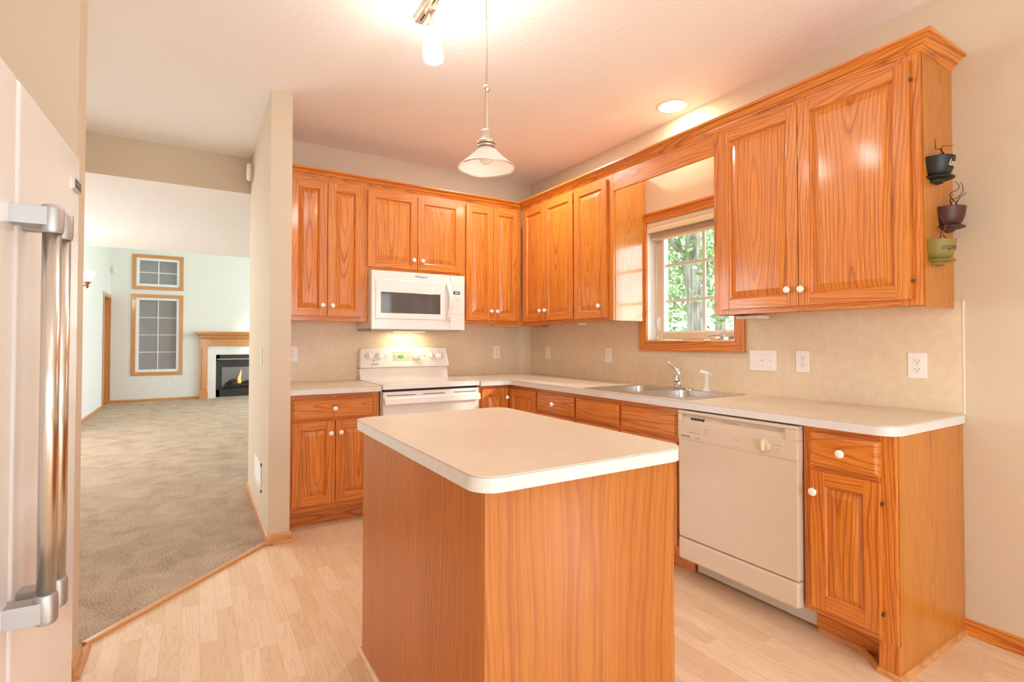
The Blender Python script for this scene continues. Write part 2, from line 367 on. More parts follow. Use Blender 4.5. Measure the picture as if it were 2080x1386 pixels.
# ------------------------------------------------------------------ setting
H = 2.7415; HL = 2.44
def wallbox(name, lo, hi, mat):
    m = MB(mat); m.box(lo, hi); return struct(m.build(name))
m = MB(FLOORM); P1 = (-3.145, -1.485); P2 = (-2.398, -.722)
m.slab([(-4.3, -7.1), (1.7, -7.1), (1.7, .06), (-2.30, .06), (-2.30, -.64), P2, P1, (-4.3, -1.65)], -.1, 0); struct(m.build('floor'))
m = MB(CARP); m.slab([P1, P2, (-2.33, -.64), (-2.33, .06), (1.3, .06), (1.3, 8.6), (-6.3, 8.6), (-6.3, -1.66), (-3.2, -1.66)], -.1, .008); struct(m.build('floor_carpet'))
wallbox('wall_back', (-2.2745, 0, -.1), (1.3, .12, H), WALLM)
wallbox('wall_partition', (-2.395, -.76, -.1), (-2.2745, .6, H), WALLM)
m = MB([WALLM, JAMB]); WY0, WY1, WZ0, WZ1 = -1.52, -2.235, 1.222, 2.072
for lo, hi in (((0, 0, -.1), (.16, WY0, H)), ((0, WY1, -.1), (.16, -5.06, H)), ((0, WY0, -.1), (.16, WY1, WZ0)), ((0, WY0, WZ1), (.16, WY1, H))): m.box(lo, hi)
struct(m.build('wall_right'))
wallbox('wall_nook_return', (.16, -5.06, -.1), (1.7, -4.94, H), WALLM); wallbox('wall_nook', (1.6, -7.1, -.1), (1.7, -5.06, H), WALLM)
m = MB(WALLM)
for lo, hi in (((-4.3, -7.1, -.1), (-3.4, -7, H)), ((-1.0, -7.1, -.1), (.05, -7, H)), ((1.45, -7.1, -.1), (1.7, -7, H)), ((-3.4, -7.1, 2.15), (-1.0, -7, H)), ((.05, -7.1, 2.2), (1.45, -7, H)), ((.05, -7.1, -.1), (1.45, -7, .82))): m.box(lo, hi)
struct(m.build('wall_rear'))
wallbox('wall_left', (-4.3, -7.1, -.1), (-4.2, -1.75, H), WALLM)
wallbox('wall_stub', (-6.3, -1.75, -.1), (-3.145, -1.6, H), WALLM)
m = MB(WALLM)
for lo, hi in (((-6.3, -1.6, -.1), (-6.2, 1.1, H)), ((-6.3, 3.3, -.1), (-6.2, 5.3, H)), ((-6.3, 1.1, -.1), (-6.2, 3.3, .5)), ((-6.3, 1.1, 2.45), (-6.2, 3.3, H))): m.box(lo, hi)
struct(m.build('wall_foyer_left'))
wallbox('wall_foyer_far', (-6.3, 4.7, -.1), (-4.2, 4.8, 4.7), WALLG)
m = MB(WALLG)
for lo, hi in (((-4.3, 4.8, -.1), (-4.2, 7.62, 4.7)), ((-4.3, 7.62, 2.06), (-4.2, 8.46, 4.7)), ((-4.3, 8.46, -.1), (-4.2, 8.6, 4.7))): m.box(lo, hi)
struct(m.build('wall_great_room_left'))
m = MB(WALLG); FW = [(-3.80, -3.06, 2.32, 2.90), (-3.80, -3.06, .59, 2.10)]
for lo, hi in (((-4.3, 8.5, -.1), (-3.80, 8.62, 4.7)), ((-3.06, 8.5, -.1), (1.3, 8.62, 4.7)), ((-3.8, 8.5, -.1), (-3.06, 8.62, .59)), ((-3.8, 8.5, 2.10), (-3.06, 8.62, 2.32)), ((-3.8, 8.5, 2.90), (-3.06, 8.62, 4.7))): m.box(lo, hi)
struct(m.build('wall_far'))
m = MB(WALLG)
for lo, hi in (((1.2, .12, -.1), (1.3, 4.6, 4.7)), ((1.2, 8.0, -.1), (1.3, 8.62, 4.7)), ((1.2, 4.6, -.1), (1.3, 8.0, .5)), ((1.2, 4.6, 3.7), (1.3, 8.0, 4.7))): m.box(lo, hi)
struct(m.build('wall_great_room_right'))
wallbox('ceiling', (-6.3, -7.1, H), (1.7, .72, H+.1), CEILM)
wallbox('ceiling_hall', (-6.3, .6003, HL), (1.3, 4.25, HL+.12), CEILM)
wallbox('wall_header', (-6.3, .60, HL+.0015), (-2.2745, .72, H), WALLM)
wallbox('wall_great_room_above', (-6.3, 4.13, HL+.12), (1.3, 4.25, 4.7), WALLG)
wallbox('ceiling_great_room', (-6.3, 4.1, 4.6), (1.3, 8.62, 4.7), CEILM)
# baseboards, shoe mouldings, transition strip
BB = [(0, 0), (.013, 0), (.013, .040), (.009, .052), (.004, .057), (0, .058)]
SHOE = [(0, 0), (.016, 0), (.0155, .006), (.012, .013), (.006, .018), (0, .019)]
def trim(name, prof, path, side, mat=OAK, z=0):
    m = MB(mat); m.sweep(prof, path, side, z); return struct(m.build(name))
trim('baseboard_right', BB, [(0, -4.94), (0, -3.2785)], 1); trim('trim_1', SHOE, [(-.013, -4.94), (-.013, -3.298)], 1)
trim('baseboard_partition', BB, [(-2.2745, -.66), (-2.2745, -.76), (-2.395, -.76), (-2.395, .6)], 1, OAKT, .004)
trim('trim_2', SHOE, [(-2.262, -.773), (-2.370, -.773)], 1, OAKT)
trim('baseboard_stub', BB, [(-3.145, -1.75), (-3.145, -1.6), (-4.2, -1.6)], -1, OAKT)
trim('trim_3', SHOE, [(-3.132, -1.75), (-3.132, -1.52)], -1, OAKT)
trim('baseboard_far', BB, [(-4.187, 8.5), (-2.70, 8.5)], -1, OAKT, .006); trim('baseboard_great_room_left', BB, [(-4.2, 4.8), (-4.2, 7.57)], -1, OAKT, .006)
dv = (Vector(P2)-Vector(P1)).normalized()
trim('trim_4', [(-.022, 0), (.022, 0), (.021, .006), (.012, .011), (0, .0125), (-.012, .013), (-.021, .012)], [tuple(Vector(P1)-dv*.0), tuple(Vector(P2)+dv*.012)], 1, OAKT)

# backsplash
m = MB([SPLA, SEAM]); BZ1 = .914+.478
m.box((-2.2745, -.004, .913), (-.004, 0, 1.40)); struct(m.build('wall_backsplash_back'))
m = MB([SPLA, WHITE]); m.box((-.004, -3.306, .913), (0, -2.296, BZ1)); m.box((-.004, -1.4515, .913), (0, 0, BZ1)); m.box((-.004, -2.296, .913), (0, -1.4515, 1.154)); m.box((-.006, -3.3105, .913), (0, -3.306, BZ1+.002), mat=1)
struct(m.build('wall_backsplash_right'))

# ------------------------------------------------------------------ cabinet parts
def knob(parent, T, a, z, d=.02):
    O, A, N = [Vector(x) for x in T]; c = O+A*a+N*d+Vector((0, 0, z))
    q = N.to_track_quat('Z', 'Y').to_matrix().to_4x4(); M = Matrix.Translation(c) @ q
    m = MB(KNOB); m.lathe([(0, 0), (.008, 0), (.0065, .008), (.007, .013), (.013, .015), (.0165, .019), (.0165, .023), (.013, .0275), (.006, .0295), (0, .030)], M, 24); return m.build('knob', parent)
def door(parent, T, a0, a1, z0, z1, knob_at=None, mat=None, st=.054, hinge=None):
    mat = mat or OAK; m = MB([mat, DARK]); m.setT(*T); t = .02; g = .0004
    m.box((a0, 0, z0), (a0+st, t, z1), 2); m.box((a1-st, 0, z0), (a1, t, z1), 2)
    m.box((a0+st-g, 0, z0+.0004), (a1-st+g, t-.0006, z0+st), 0); m.box((a0+st-g, 0, z1-st), (a1-st+g, t-.0006, z1-.0004), 0)
    A0, A1, Z0, Z1 = a0+st, a1-st, z0+st, z1-st; k = .009
    for q, gr in (([(A0, .009, Z0), (A0, t-.001, Z0), (A0+k, .009, Z0+k)], 2),):
        pass
    # sticking: sloped inner edge of the frame
    def slope(p, gr): m.hexa(p, gr)
    slope([(A0, .006, Z0), (A0+k, .006, Z0+k), (A0+k, .006, Z1-k), (A0, .006, Z1), (A0, t-.003, Z0), (A0+.002, t-.004, Z0+.002), (A0+.002, t-.004, Z1-.002), (A0, t-.003, Z1)], 2)
    slope([(A1, .006, Z0), (A1-k, .006, Z0+k), (A1-k, .006, Z1-k), (A1, .006, Z1), (A1, t-.003, Z0), (A1-.002, t-.004, Z0+.002), (A1-.002, t-.004, Z1-.002), (A1, t-.003, Z1)], 2)
    slope([(A0, .006, Z0), (A1, .006, Z0), (A1-k, .006, Z0+k), (A0+k, .006, Z0+k), (A0, t-.003, Z0), (A1, t-.003, Z0), (A1-.002, t-.004, Z0+.002), (A0+.002, t-.004, Z0+.002)], 0)
    slope([(A0, .006, Z1), (A1, .006, Z1), (A1-k, .006, Z1-k), (A0+k, .006, Z1-k), (A0, t-.003, Z1), (A1, t-.003, Z1), (A1-.002, t-.004, Z1-.002), (A0+.002, t-.004, Z1-.002)], 0)
    o = m.build('door', parent, .0022, 2)
    p = MB(mat); p.setT(*T); off = random.uniform(0, 9)
    p.box((A0-.002, .001, Z0-.002), (A1+.002, .007, Z1+.002), 2, off=off)
    p.frustum(A0+k*.6, A1-k*.6, Z0+k*.6, Z1-k*.6, .006, .0175, min(.036, (A1-A0)*.22), 2, off=off); p.build('raised_panel', o)
    if knob_at: knob(o, T, knob_at[0], knob_at[1])
    if hinge is not None:
        for z in (z0+.075, z1-.075):
            h = MB(INK); h.setT(*T); h.box((hinge-.003, .004, z-.006), (hinge+.003, .016, z+.006)); h.build('hinge', o)
    return o
def drawer(parent, T, a0, a1, z0, z1, kn=True, name='drawer', mat=None):
    m = MB(mat or OAK); m.setT(*T); off = random.uniform(0, 9)
    m.box((a0, 0, z0), (a1, .013, z1), 0, off=off); m.frustum(a0+.003, a1-.003, z0+.003, z1-.003, .0125, .0205, .011, 0, off=off)
    o = m.build(name, parent, .0015)
    if kn: knob(o, T, (a0+a1)/2, (z0+z1)/2)
    return o
def face_frame(parent, T, a0, a1, z0, z1, stiles, rails, mat=None):
    m = MB(mat or OAK); m.setT(*T)
    for s0, s1 in stiles: m.box((s0, -.02, z0), (s1, 0, z1), 2)
    for r0, r1 in rails: m.box((a0+.0005, -.02, r0), (a1-.0005, -.0004, r1), 0)
    return m.build('face_frame', parent, .001)
def upper(label, T, a0, a1, z0, z1, doors, depth, stiles, ztop, group=True, mats=None, name='wall_cabinet'):
    O, A, N = [Vector(x) for x in T]; t = thing(name, label, 'cabinet', O+A*((a0+a1)/2)+Vector((0, 0, z0)), 'upper kitchen cabinets')
    c = MB(OAK); c.setT(*T); c.box((a0+.002, -depth, z0+.012), (a1-.002, -.0195, ztop-.002), 2); c.build('carcass', t)
    face_frame(t, T, a0, a1, z0, ztop, stiles, [(z0, z0+.045), (z1-.01, ztop)])
    for d in doors: door(t, T, d[0], d[1], d[2], d[3], d[4], hinge=d[5] if len(d) > 5 else None)
    return t
UB = ((0, -.31, 0), (1, 0, 0), (0, -1, 0)); US = ((-.31, 0, 0), (0, -1, 0), (-1, 0, 0))
ZT = 2.405; UZ = 1.366
upper('two-door oak wall cabinet beside the partition, left of the microwave', UB, -2.272, -1.676, UZ, 2.365,
      [(-2.225, -1.974, 1.40, 2.362, (-2.006, 1.476)), (-1.970, -1.720, 1.40, 2.362, (-1.938, 1.476))], .305, [(-2.272, -2.20), (-1.99, -1.955), (-1.74, -1.676)], ZT)
upper('short two-door oak wall cabinet directly above the microwave', UB, -1.6755, -.8675, 1.752, 2.365,
      [(-1.684+.002, -1.2905, 1.781, 2.362, (-1.325, 1.853)), (-1.2870, -.906, 1.781, 2.362, (-1.252, 1.853))], .305, [(-1.6755, -1.65), (-1.31, -1.27), (-.94, -.8675)], ZT)
upper('narrow two-door oak wall cabinet between microwave and room corner', UB, -.867, -.312, UZ, 2.365,
      [(-.862, -.6045, 1.398, 2.362, (-.632, 1.475)), (-.6015, -.342, 1.398, 2.362, (-.574, 1.475))], .305, [(-.867, -.83), (-.62, -.585), (-.36, -.312)], ZT)
upper('two-door oak wall cabinet on the sink wall next to the corner', US, .332, 1.0745, UZ, 2.365,
      [(.372, .6885, 1.392, 2.360, (.648, 1.473)), (.6915, 1.066, 1.392, 2.360, (.722, 1.473), 1.0715)], .305, [(.332, .40), (.66, .72), (1.03, 1.0745)], ZT)
t = upper('single-door oak wall cabinet immediately left of the sink window', US, 1.075, 1.497, UZ, 2.365,
      [(1.0855, 1.446, 1.386, 2.360, (1.38, 1.471))], .305, [(1.075, 1.12), (1.42, 1.4975)], ZT)
m = MB(OAKW); m.box((-.290, -1.5005, UZ), (-.002, -1.4965, ZT)); o = m.build('side_panel', t); o['label'] = 'pale oak side panel facing the window'
t = upper('large two-door oak wall cabinet right of the window, with cups on its side', US, 2.312, 3.274, UZ, 2.365,
      [(2.363, 2.7905, 1.391, 2.358, (2.745, 1.47)), (2.7940, 3.243, 1.391, 2.358, (2.812, 1.468), 3.249)], .305, [(2.312, 2.40), (2.76, 2.83), (3.20, 3.274)], ZT)
m = MB(OAKP); m.box((-.290, -3.278, UZ-.004), (-.001, -3.2735, ZT)); o = m.build('side_panel', t); o['label'] = 'pale oak end panel'
m = MB(OAKP); m.box((-.290, -2.312, UZ), (-.002, -2.308, ZT)); m.build('side_panel', t)
m = MB(OAK); m.box((-.310, -2.3115, 2.266), (-.291, -1.498, 2.3865), 1); tag(m.build('window_valance', None, .001), 'straight oak valance board bridging the cabinets above the sink window', 'valance')
# crown
CR = [(-.015, -.005), (.002, -.005), (.006, .004), (.010, .006), (.012, .012), (.018, .014), (.024, .020), (.030, .030), (.040, .037), (.050, .040), (.053, .042), (.053, .053), (-.015, .053)]
m = MB(OAK); m.sweep(CR, [(-2.273, -.31), (-.31, -.31), (-.31, -3.278), (-.001, -3.278)], -1, 2.392); tag(m.build('crown_molding'), 'stepped oak crown molding running along the tops of the wall cabinets', 'molding')
# light rail below the corner + puck lights
m = MB(OAK); m.box((-.60, -.31, 1.352), (-.02, -.292, 1.366), 0); m.box((-.31, -.60, 1.352), (-.292, -.292, 1.366), 1); tag(m.build('light_rail'), 'small oak rail under the wall cabinets in the corner', 'rail')
m = MB([PLAST, SHADEIN]); m.lathe([(0, 1.351), (.030, 1.351), (.034, 1.356), (.034, 1.3655), (0, 1.3655)], Matrix.Translation((-.20, -1.02, 0)), 24); tag(m.build('puck_light'), 'round white puck light under the cabinet by the corner', 'light')
m = MB(PLAST); m.box((-.13, -2.46, 1.350), (-.03, -2.318, 1.3655)); tag(m.build('undercabinet_light', None, .004), 'slim white light bar under the large cabinet near the window', 'light')

# base cabinets -------------------------------------------------------------
LB = ((0, -.61, 0), (1, 0, 0), (0, -1, 0)); LS = ((-.61, 0, 0), (0, -1, 0), (-1, 0, 0)); CT = .876
def base(label, T, a0, a1, depth, stiles, rails, toe=.125, name='base_cabinet', toed=.09):
    O, A, N = [Vector(x) for x in T]; t = thing(name, label, 'cabinet', O+A*((a0+a1)/2), 'base kitchen cabinets')
    c = MB(OAK); c.setT(*T); 
    if name.startswith('sink'):
        c.box((a0+.002, -depth, toe), (a1-.002, -.0195, .71), 2)
        for q0, q1 in ((a0+.002, a0+.020), (a1-.020, a1-.002)): c.box((q0, -depth, .71), (q1, -.0195, CT-.002), 2)
    else: c.box((a0+.002, -depth, toe), (a1-.002, -.0195, CT-.002), 2)
    c.build('carcass', t)
    face_frame(t, T, a0, a1, toe-.006, CT-.001, stiles, rails)
    k = MB(OAK); k.setT(*T); k.box((a0+.002, -depth+.02, .001), (a1-.002, -toed, toe-.002), 0); k.build('toe_kick', t)
    return t
t = base('oak base cabinet with one wide drawer, between partition and stove', LB, -2.272, -1.679, .60, [(-2.272, -2.23), (-1.99, -1.96), (-1.73, -1.679)], [(.119, .165), (.69, .725), (.83, CT-.001)])
drawer(t, LB, -2.246, -1.717, .706, .843)
door(t, LB, -2.244, -1.9785, .152, .694, (-2.008, .613)); door(t, LB, -1.9745, -1.719, .152, .694, (-1.943, .614))
# corner cabinet: two doors meeting in the inner corner
t = thing('corner_cabinet', 'oak corner base cabinet whose two doors meet in the inner corner', 'cabinet', (-.55, -.55, 0), 'base kitchen cabinets')
m = MB(OAK); m.slab([(-.905, -.59), (-.59, -.59), (-.59, -1.006), (-.006, -1.006), (-.006, -.006), (-.905, -.006)], .125, CT-.002); m.build('carcass', t)
face_frame(t, LB, -.908, -.612, .119, CT-.001, [(-.908, -.865)], [(.119, .165), (.84, CT-.001)])
face_frame(t, LS, .612, 1.008, .119, CT-.001, [(.985, 1.008)], [(.119, .165), (.84, CT-.001)])
m = MB(OAK); m.box((-.905, -.52, .001), (-.52, -.5, .12), 0); m.box((-.52, -1.006, .001), (-.5, -.5, .12), 1); m.build('toe_kick', t)
door(t, LB, -.873, -.633, .152, .849, (-.655, .775)); door(t, LS, .6335, .996, .152, .845)
t = base('narrow oak base cabinet with a knobbed drawer, left of the sink base', LS, 1.009, 1.4610, .60, [(1.009, 1.03), (1.44, 1.461)], [(.119, .165), (.69, .725), (.83, CT-.001)])
drawer(t, LS, 1.019, 1.450, .713, .845); door(t, LS, 1.019, 1.450, .152, .697, (1.05, .613))
t = base('oak sink base with two blank false drawer fronts', LS, 1.4615, 2.339, .60, [(1.4615, 1.49), (1.87, 1.91), (2.30, 2.339)], [(.119, .165), (.69, .725), (.83, CT-.001)], name='sink_base_cabinet')
for a in ((1.473, 1.880), (1.901, 2.317)): drawer(t, LS, a[0], a[1], .714, .845, False, 'false_drawer_front')
door(t, LS, 1.473, 1.8795, .152, .697, (1.845, .613)); door(t, LS, 1.9015, 2.317, .152, .697, (1.936, .613), hinge=2.321)
t = base('oak end base cabinet right of the dishwasher, with drawer and door', LS, 2.966, 3.296, .60, [(2.966, 3.01), (3.235, 3.296)], [(.119, .165), (.69, .725), (.83, CT-.001)])
drawer(t, LS, 2.998, 3.250, .718, .851); door(t, LS, 3.000, 3.251, .146, .698, (3.020, .614), st=.055, hinge=3.256)
m = MB(OAKP); m.slab([(-.59, -3.3), (-.002, -3.3), (-.002, -3.2955), (-.59, -3.2955)], .001, CT-.001)
m.bm.free(); m = MB(OAKP); m.box((-.592, -3.300, .001), (-.002, -3.2955, CT-.001), 2); o = m.build('end_panel', t); o['label'] = 'pale oak end panel of the base cabinet'
m = MB(OAK); m.box((-.610, -3.300, .001), (-.592, -3.235, .12), 2); m.box((-.592, -3.2955, .001), (-.52, -3.278, .12), 2); m.build('leg', t)
m = MB(OAKT); m.sweep(SHOE, [(-.515, -2.975), (-.52, -3.15), (-.605, -3.236), (-.610, -3.300), (-.014, -3.300)], -1); m.build('shoe_molding', t)

# ------------------------------------------------------------------ worktops
def counter(name, label, outline, hole=None):
    o = thing(name, label, 'worktop', (outline[0][0], outline[0][1], CT))
    hs = [hole] if hole else []
    m = MB(LAMI); m.slab(outline, .911, .914, 0, hs); m.build('top_surface', o)
    e = MB([EDGE, SEAM]); e.slab(inset_poly(outline, .0008), .9100, .911, 1, hs); e.slab(outline, CT, .9100, 0, hs); e.build('edge_band', o)
    return o
def ccw(p):
    a = sum(p[i-1][0]*p[i][1]-p[i][0]*p[i-1][1] for i in range(len(p))); return p if a > 0 else p[::-1]
counter('countertop', 'short cream laminate worktop between the partition and the stove', ccw([(-2.2735, -.668), (-1.680, -.668), (-1.680, -.005), (-2.2735, -.005)]))
arc = [(-.646+.075-.075*math.cos(a), -3.309+.075-.075*math.sin(a)) for a in [math.pi/2*k/10 for k in range(11)]]
icr = [(-.646-.04+.04*math.cos(a), -.668-.04+.04*math.sin(a)) for a in [math.pi/2*k/6 for k in range(7)]]
L = [(-.005, -.005), (-.903, -.005), (-.903, -.668)] + icr[::-1] + arc + [(-.005, -3.309)]
counter('countertop', 'long L-shaped cream laminate worktop holding the sink', ccw(L), [(-.595, -2.325), (-.095, -2.325), (-.095, -1.565), (-.595, -1.565)])
# island
IX0, IX1, IY0, IY1 = -2.233, -1.545, -3.146, -2.078
t = thing('kitchen_island', 'oak island cabinet standing alone in the middle of the floor', 'island', ((IX0+IX1)/2, (IY0+IY1)/2, 0))
m = MB(OAK); m.box((-2.185, -3.095, .001), (-1.575, -2.13, CT-.001)); m.build('body', t)
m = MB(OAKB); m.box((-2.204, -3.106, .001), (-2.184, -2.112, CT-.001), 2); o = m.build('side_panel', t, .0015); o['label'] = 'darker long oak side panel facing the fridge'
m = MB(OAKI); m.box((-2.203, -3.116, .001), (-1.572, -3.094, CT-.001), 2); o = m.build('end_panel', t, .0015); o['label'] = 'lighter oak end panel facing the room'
m = MB(OAKT); m.sweep(SHOE, [(-2.204, -3.11), (-2.204, -2.108)], 1); m.build('shoe_molding', t)
TI = ((-1.575, 0, 0), (0, 1, 0), (1, 0, 0))
for a in ((-3.08, -2.62), (-2.60, -2.14)): door(t, TI, a[0], a[1], .13, .84, (a[1]-.03 if a[0] < -3 else a[0]+.03, .77))
counter('island_countertop', 'cream laminate island top with rounded corners', rounded(IX0, IY0, IX1, IY1, .062, 12))

# ------------------------------------------------------------------ sink, faucet, sprayer
t = thing('kitchen_sink', 'double-bowl stainless steel sink set into the long worktop', 'sink', (-.345, -1.945, .914))
m = MB(STEEL); b1 = rounded(-.565, -2.285, -.165, -1.965, .06, 6); b2 = rounded(-.565, -1.925, -.165, -1.605, .06, 6)
m.slab(rounded(-.622, -2.352, -.072, -1.538, .03, 6), .9145, .918, 0, [b1, b2]); m.build('rim', t, .001)
for bb in (b1, b2):
    m = MB([STEEL, DARK]); bt = [((x-sum(p[0] for p in bb)/len(bb))*.93+sum(p[0] for p in bb)/len(bb), (y-sum(p[1] for p in bb)/len(bb))*.93+sum(p[1] for p in bb)/len(bb)) for x, y in bb]
    n = len(bb)
    for i in range(n): m.face([(*bb[i], .9165), (*bb[(i+1) % n], .9165), (*bt[(i+1) % n], .735), (*bt[i], .735)], 0, smooth=True)
    m.face([(*p, .735) for p in bt], 0); cx = sum(p[0] for p in bb)/n; cy = sum(p[1] for p in bb)/n
    m.lathe([(0, .7365), (.035, .7365), (.042, .738), (.044, .7352)], Matrix.Translation((cx, cy, 0)), 20, 1); bmesh.ops.remove_doubles(m.bm, verts=m.bm.verts[:], dist=1e-5); m.build('bowl', t)
t = thing('faucet', 'chrome single-lever faucet behind the sink bowls', 'faucet', (-.118, -1.89, .918))
m = MB(CHROME); m.slab(rounded(-.145, -2.005, -.090, -1.785, .026, 8), .918, .928); m.build('base_plate', t, .003)
m = MB(CHROME); m.lathe([(0, .928), (.026, .928), (.023, .95), (.021, .99), (.023, 1.005), (.024, 1.03), (.019, 1.042), (0, 1.046)], Matrix.Translation((-.118, -1.89, 0)), 24); m.build('body', t)
m = MB(CHROME); m.tube([(-.125, -1.894, .965), (-.165, -1.925, .998), (-.215, -1.965, 1.008), (-.265, -2.005, .995), (-.275, -2.013, .975)], [.015, .014, .0125, .012, .012], 14); m.build('spout', t)
m = MB(CHROME); m.tube([(-.118, -1.885, 1.035), (-.130, -1.862, 1.058), (-.142, -1.842, 1.078), (-.146, -1.836, 1.082)], [.012, .008, .0075, .009], 12); m.build('lever', t)
t = thing('side_sprayer', 'white plastic side sprayer standing right of the faucet', 'sprayer', (-.125, -2.115, .918))
m = MB(PLAST); m.lathe([(0, .918), (.024, .918), (.023, .924), (.014, .930), (.0125, .95), (.0105, 1.00), (.012, 1.015), (0, 1.02)], Matrix.Translation((-.125, -2.115, 0)), 20); m.build('body', t)
m = MB(PLAST); m.tube([(-.118, -2.122, 1.018), (-.127, -2.108, 1.027), (-.140, -2.080, 1.034)], [.010, .0125, .0145], 14); m.build('spray_head', t)
m = MB(PLAST); m.tube([(-.126, -2.106, 1.036), (-.115, -2.130, 1.025), (-.110, -2.145, 1.004)], [.006, .005, .0035], 8); m.build('trigger', t)

# ------------------------------------------------------------------ range
SX0, SX1 = -1.672, -.910
t = thing('range', 'white freestanding electric range with a raised back control panel', 'stove', ((SX0+SX1)/2, -.33, 0))
m = MB(WHITE); m.box((SX0+.004, -.615, .02), (SX1-.004, -.02, .885)); m.build('body', t, .003)
m = MB(WHITE); m.slab(rounded(SX0, -.672, SX1, -.085, .018, 5, (1, 1, 0, 0)), .884, .917); m.build('cooktop', t, .007, 3)
m = MB(plain('pale_glass_top', (.80, .76, .70), .08)); m.box((SX0+.03, -.64, .9165), (SX1-.03, -.12, .9185)); o = m.build('glass_surface', t, .001)
m = MB(WHITE); m.hexa([(SX0+.004, -.095, .9), (SX1-.004, -.095, .9), (SX1-.004, -.006, .9), (SX0+.004, -.006, .9), (SX0+.004, -.060, 1.005), (SX1-.004, -.060, 1.005), (SX1-.004, -.006, 1.005), (SX0+.004, -.006, 1.005)]); m.build('backguard', t, .003)
PB, PT = -.098, -.058   # control panel leans back
m = MB([WHITE, DARK]); m.hexa([(SX0-.002, PB, 1.008), (SX1+.006, PB, 1.008), (SX1+.006, -.006, 1.008), (SX0-.002, -.006, 1.008), (SX0+.012, PT, 1.166), (SX1-.010, PT, 1.166), (SX1-.010, -.006, 1.166), (SX0+.012, -.006, 1.166)])
cp = m.build('control_panel', t, .010, 3)
nrm = Vector((0, -.158, -(PT-PB))).normalized(); nrm = Vector((0, -math.cos(math.atan((PT-PB)/.158)), math.sin(math.atan((PT-PB)/.158))))
upv = Vector((0, nrm.z, -nrm.y))
def onp(x, z, lift=.0): k = (z-1.008)/.158; return Vector((x, PB+(PT-PB)*k, z))+nrm*lift
def panelM(x, z, lift=.0): c = onp(x, z, lift); return Matrix(((1, 0, nrm.x, c.x), (0, upv.y, nrm.y, c.y), (0, upv.z, nrm.z, c.z), (0, 0, 0, 1)))
for x in (-1.601, -1.521, -1.068, -.991):
    m = MB([WHITE, GREYT]); M = panelM(x, 1.098); m.lathe([(0, 0), (.030, 0), (.030, .002), (.021, .004), (.020, .018), (.016, .021), (0, .021)], M, 28); 
    g = MB(PLAST); 
    k = m.build('burner_knob', cp)
    for sx in (0,):
        g.hexa([tuple(M @ Vector(p)) for p in ((-.005, -.020, .018), (.005, -.020, .018), (.005, .020, .018), (-.005, .020, .018), (-.003, -.018, .032), (.003, -.018, .032), (.003, .018, .032), (-.003, .018, .032))])
    g.build('grip', k, .0015)
    text('OFF', .006, panelM(x, 1.098+.036, .0008), GREYT, cp, 'lettering')
m = MB(WHITE); m.lathe([(0, 0), (.033, 0), (.031, .018), (.026, .027), (0, .029)], panelM(-1.203, 1.095), 30); m.build('oven_knob', cp)
m = MB(BISQ); M = panelM(-1.29, 1.092, .0012); m.hexa([tuple(M @ Vector(p)) for p in ((-.113, -.033, -.004), (.113, -.033, -.004), (.113, .036, -.004), (-.113, .036, -.004), (-.113, -.033, .0006), (.113, -.033, .0006), (.113, .036, .0006), (-.113, .036, .0006))]); ck = m.build('clock_panel', cp)
m = MB(DARK); M = panelM(-1.29, 1.0920, .0012); m.hexa([tuple(M @ Vector(p)) for p in ((-.113, .036, -.004), (.113, .036, -.004), (.113, .038, -.004), (-.113, .038, -.004), (-.113, .036, .001), (.113, .036, .001), (.113, .038, .001), (-.113, .038, .001))]); m.build('shadow_gap', cp)
m = MB(LEDP); M = panelM(-1.337, 1.092, .002); m.hexa([tuple(M @ Vector(p)) for p in ((-.022, -.011, -.002), (.022, -.011, -.002), (.022, .011, -.002), (-.022, .011, -.002), (-.022, -.011, .001), (.022, -.011, .001), (.022, .011, .001), (-.022, .011, .001))]); dsp = m.build('clock_display', ck)
text('2:35', .019, panelM(-1.337, 1.092, .0036), LEDG, dsp, 'digits')
for i, wds in enumerate((('BAKE', -1.385, 1.104), ('BROIL', -1.385, 1.092), ('CLEAN', -1.385, 1.080), ('TIMER', -1.27, 1.085), ('CLOCK', -1.27, 1.102))): text(wds[0], .006, panelM(wds[1], wds[2], .0022), GREYT, ck, 'lettering')
m = MB(PLAST); M = panelM(-1.455, 1.098, .001)
m.hexa([tuple(M @ Vector(p)) for p in ((-.009, -.013, -.001), (.009, -.013, -.001), (.009, .013, -.001), (-.009, .013, -.001), (-.009, -.013, .003), (.009, -.013, .003), (.009, .013, .007), (-.009, .013, .007))]); m.build('rocker_switch', cp, .001)
m = MB(BRONZE)
for x, z in ((-1.558, 1.066), (-1.128, 1.098), (-1.030, 1.070)): m.lathe([(0, .001), (.005, .001), (.004, .003), (0, .0035)], panelM(x, z, .0), 14)
m.build('indicator_lamps', cp)
text('KENMORE', .012, panelM(-1.555, 1.035, .0008), INK, cp, 'brand_lettering')
m = MB(DARK); m.box((SX0+.012, -.640, .862), (SX1-.012, -.60, .886)); m.build('vent_gap', t)
m = MB(WHITE); m.box((SX0+.006, -.658, .235), (SX1-.006, -.615, .866)); dr = m.build('oven_door', t, .006, 3)
m = MB([DARK, GREYT]); m.box((SX0+.17, -.6605, .38), (SX1-.17, -.657, .66)); o = m.build('oven_window', dr, .002)
for z in (.838,):
    m = MB(DARK)
    for x0, x1 in ((-1.64, -1.43), (-1.37, -1.20), (-1.13, -.945)): m.box((x0, -.6590, z), (x1, -.655, z+.0045))
    m.build('vent_slots', dr)
m = MB(WHITE); hp = [(SX0+.012, -.66, .800), (SX0+.014, -.690, .800), (SX0+.03, -.702, .800), (SX1-.03, -.702, .800), (SX1-.014, -.690, .800), (SX1-.012, -.66, .800)]
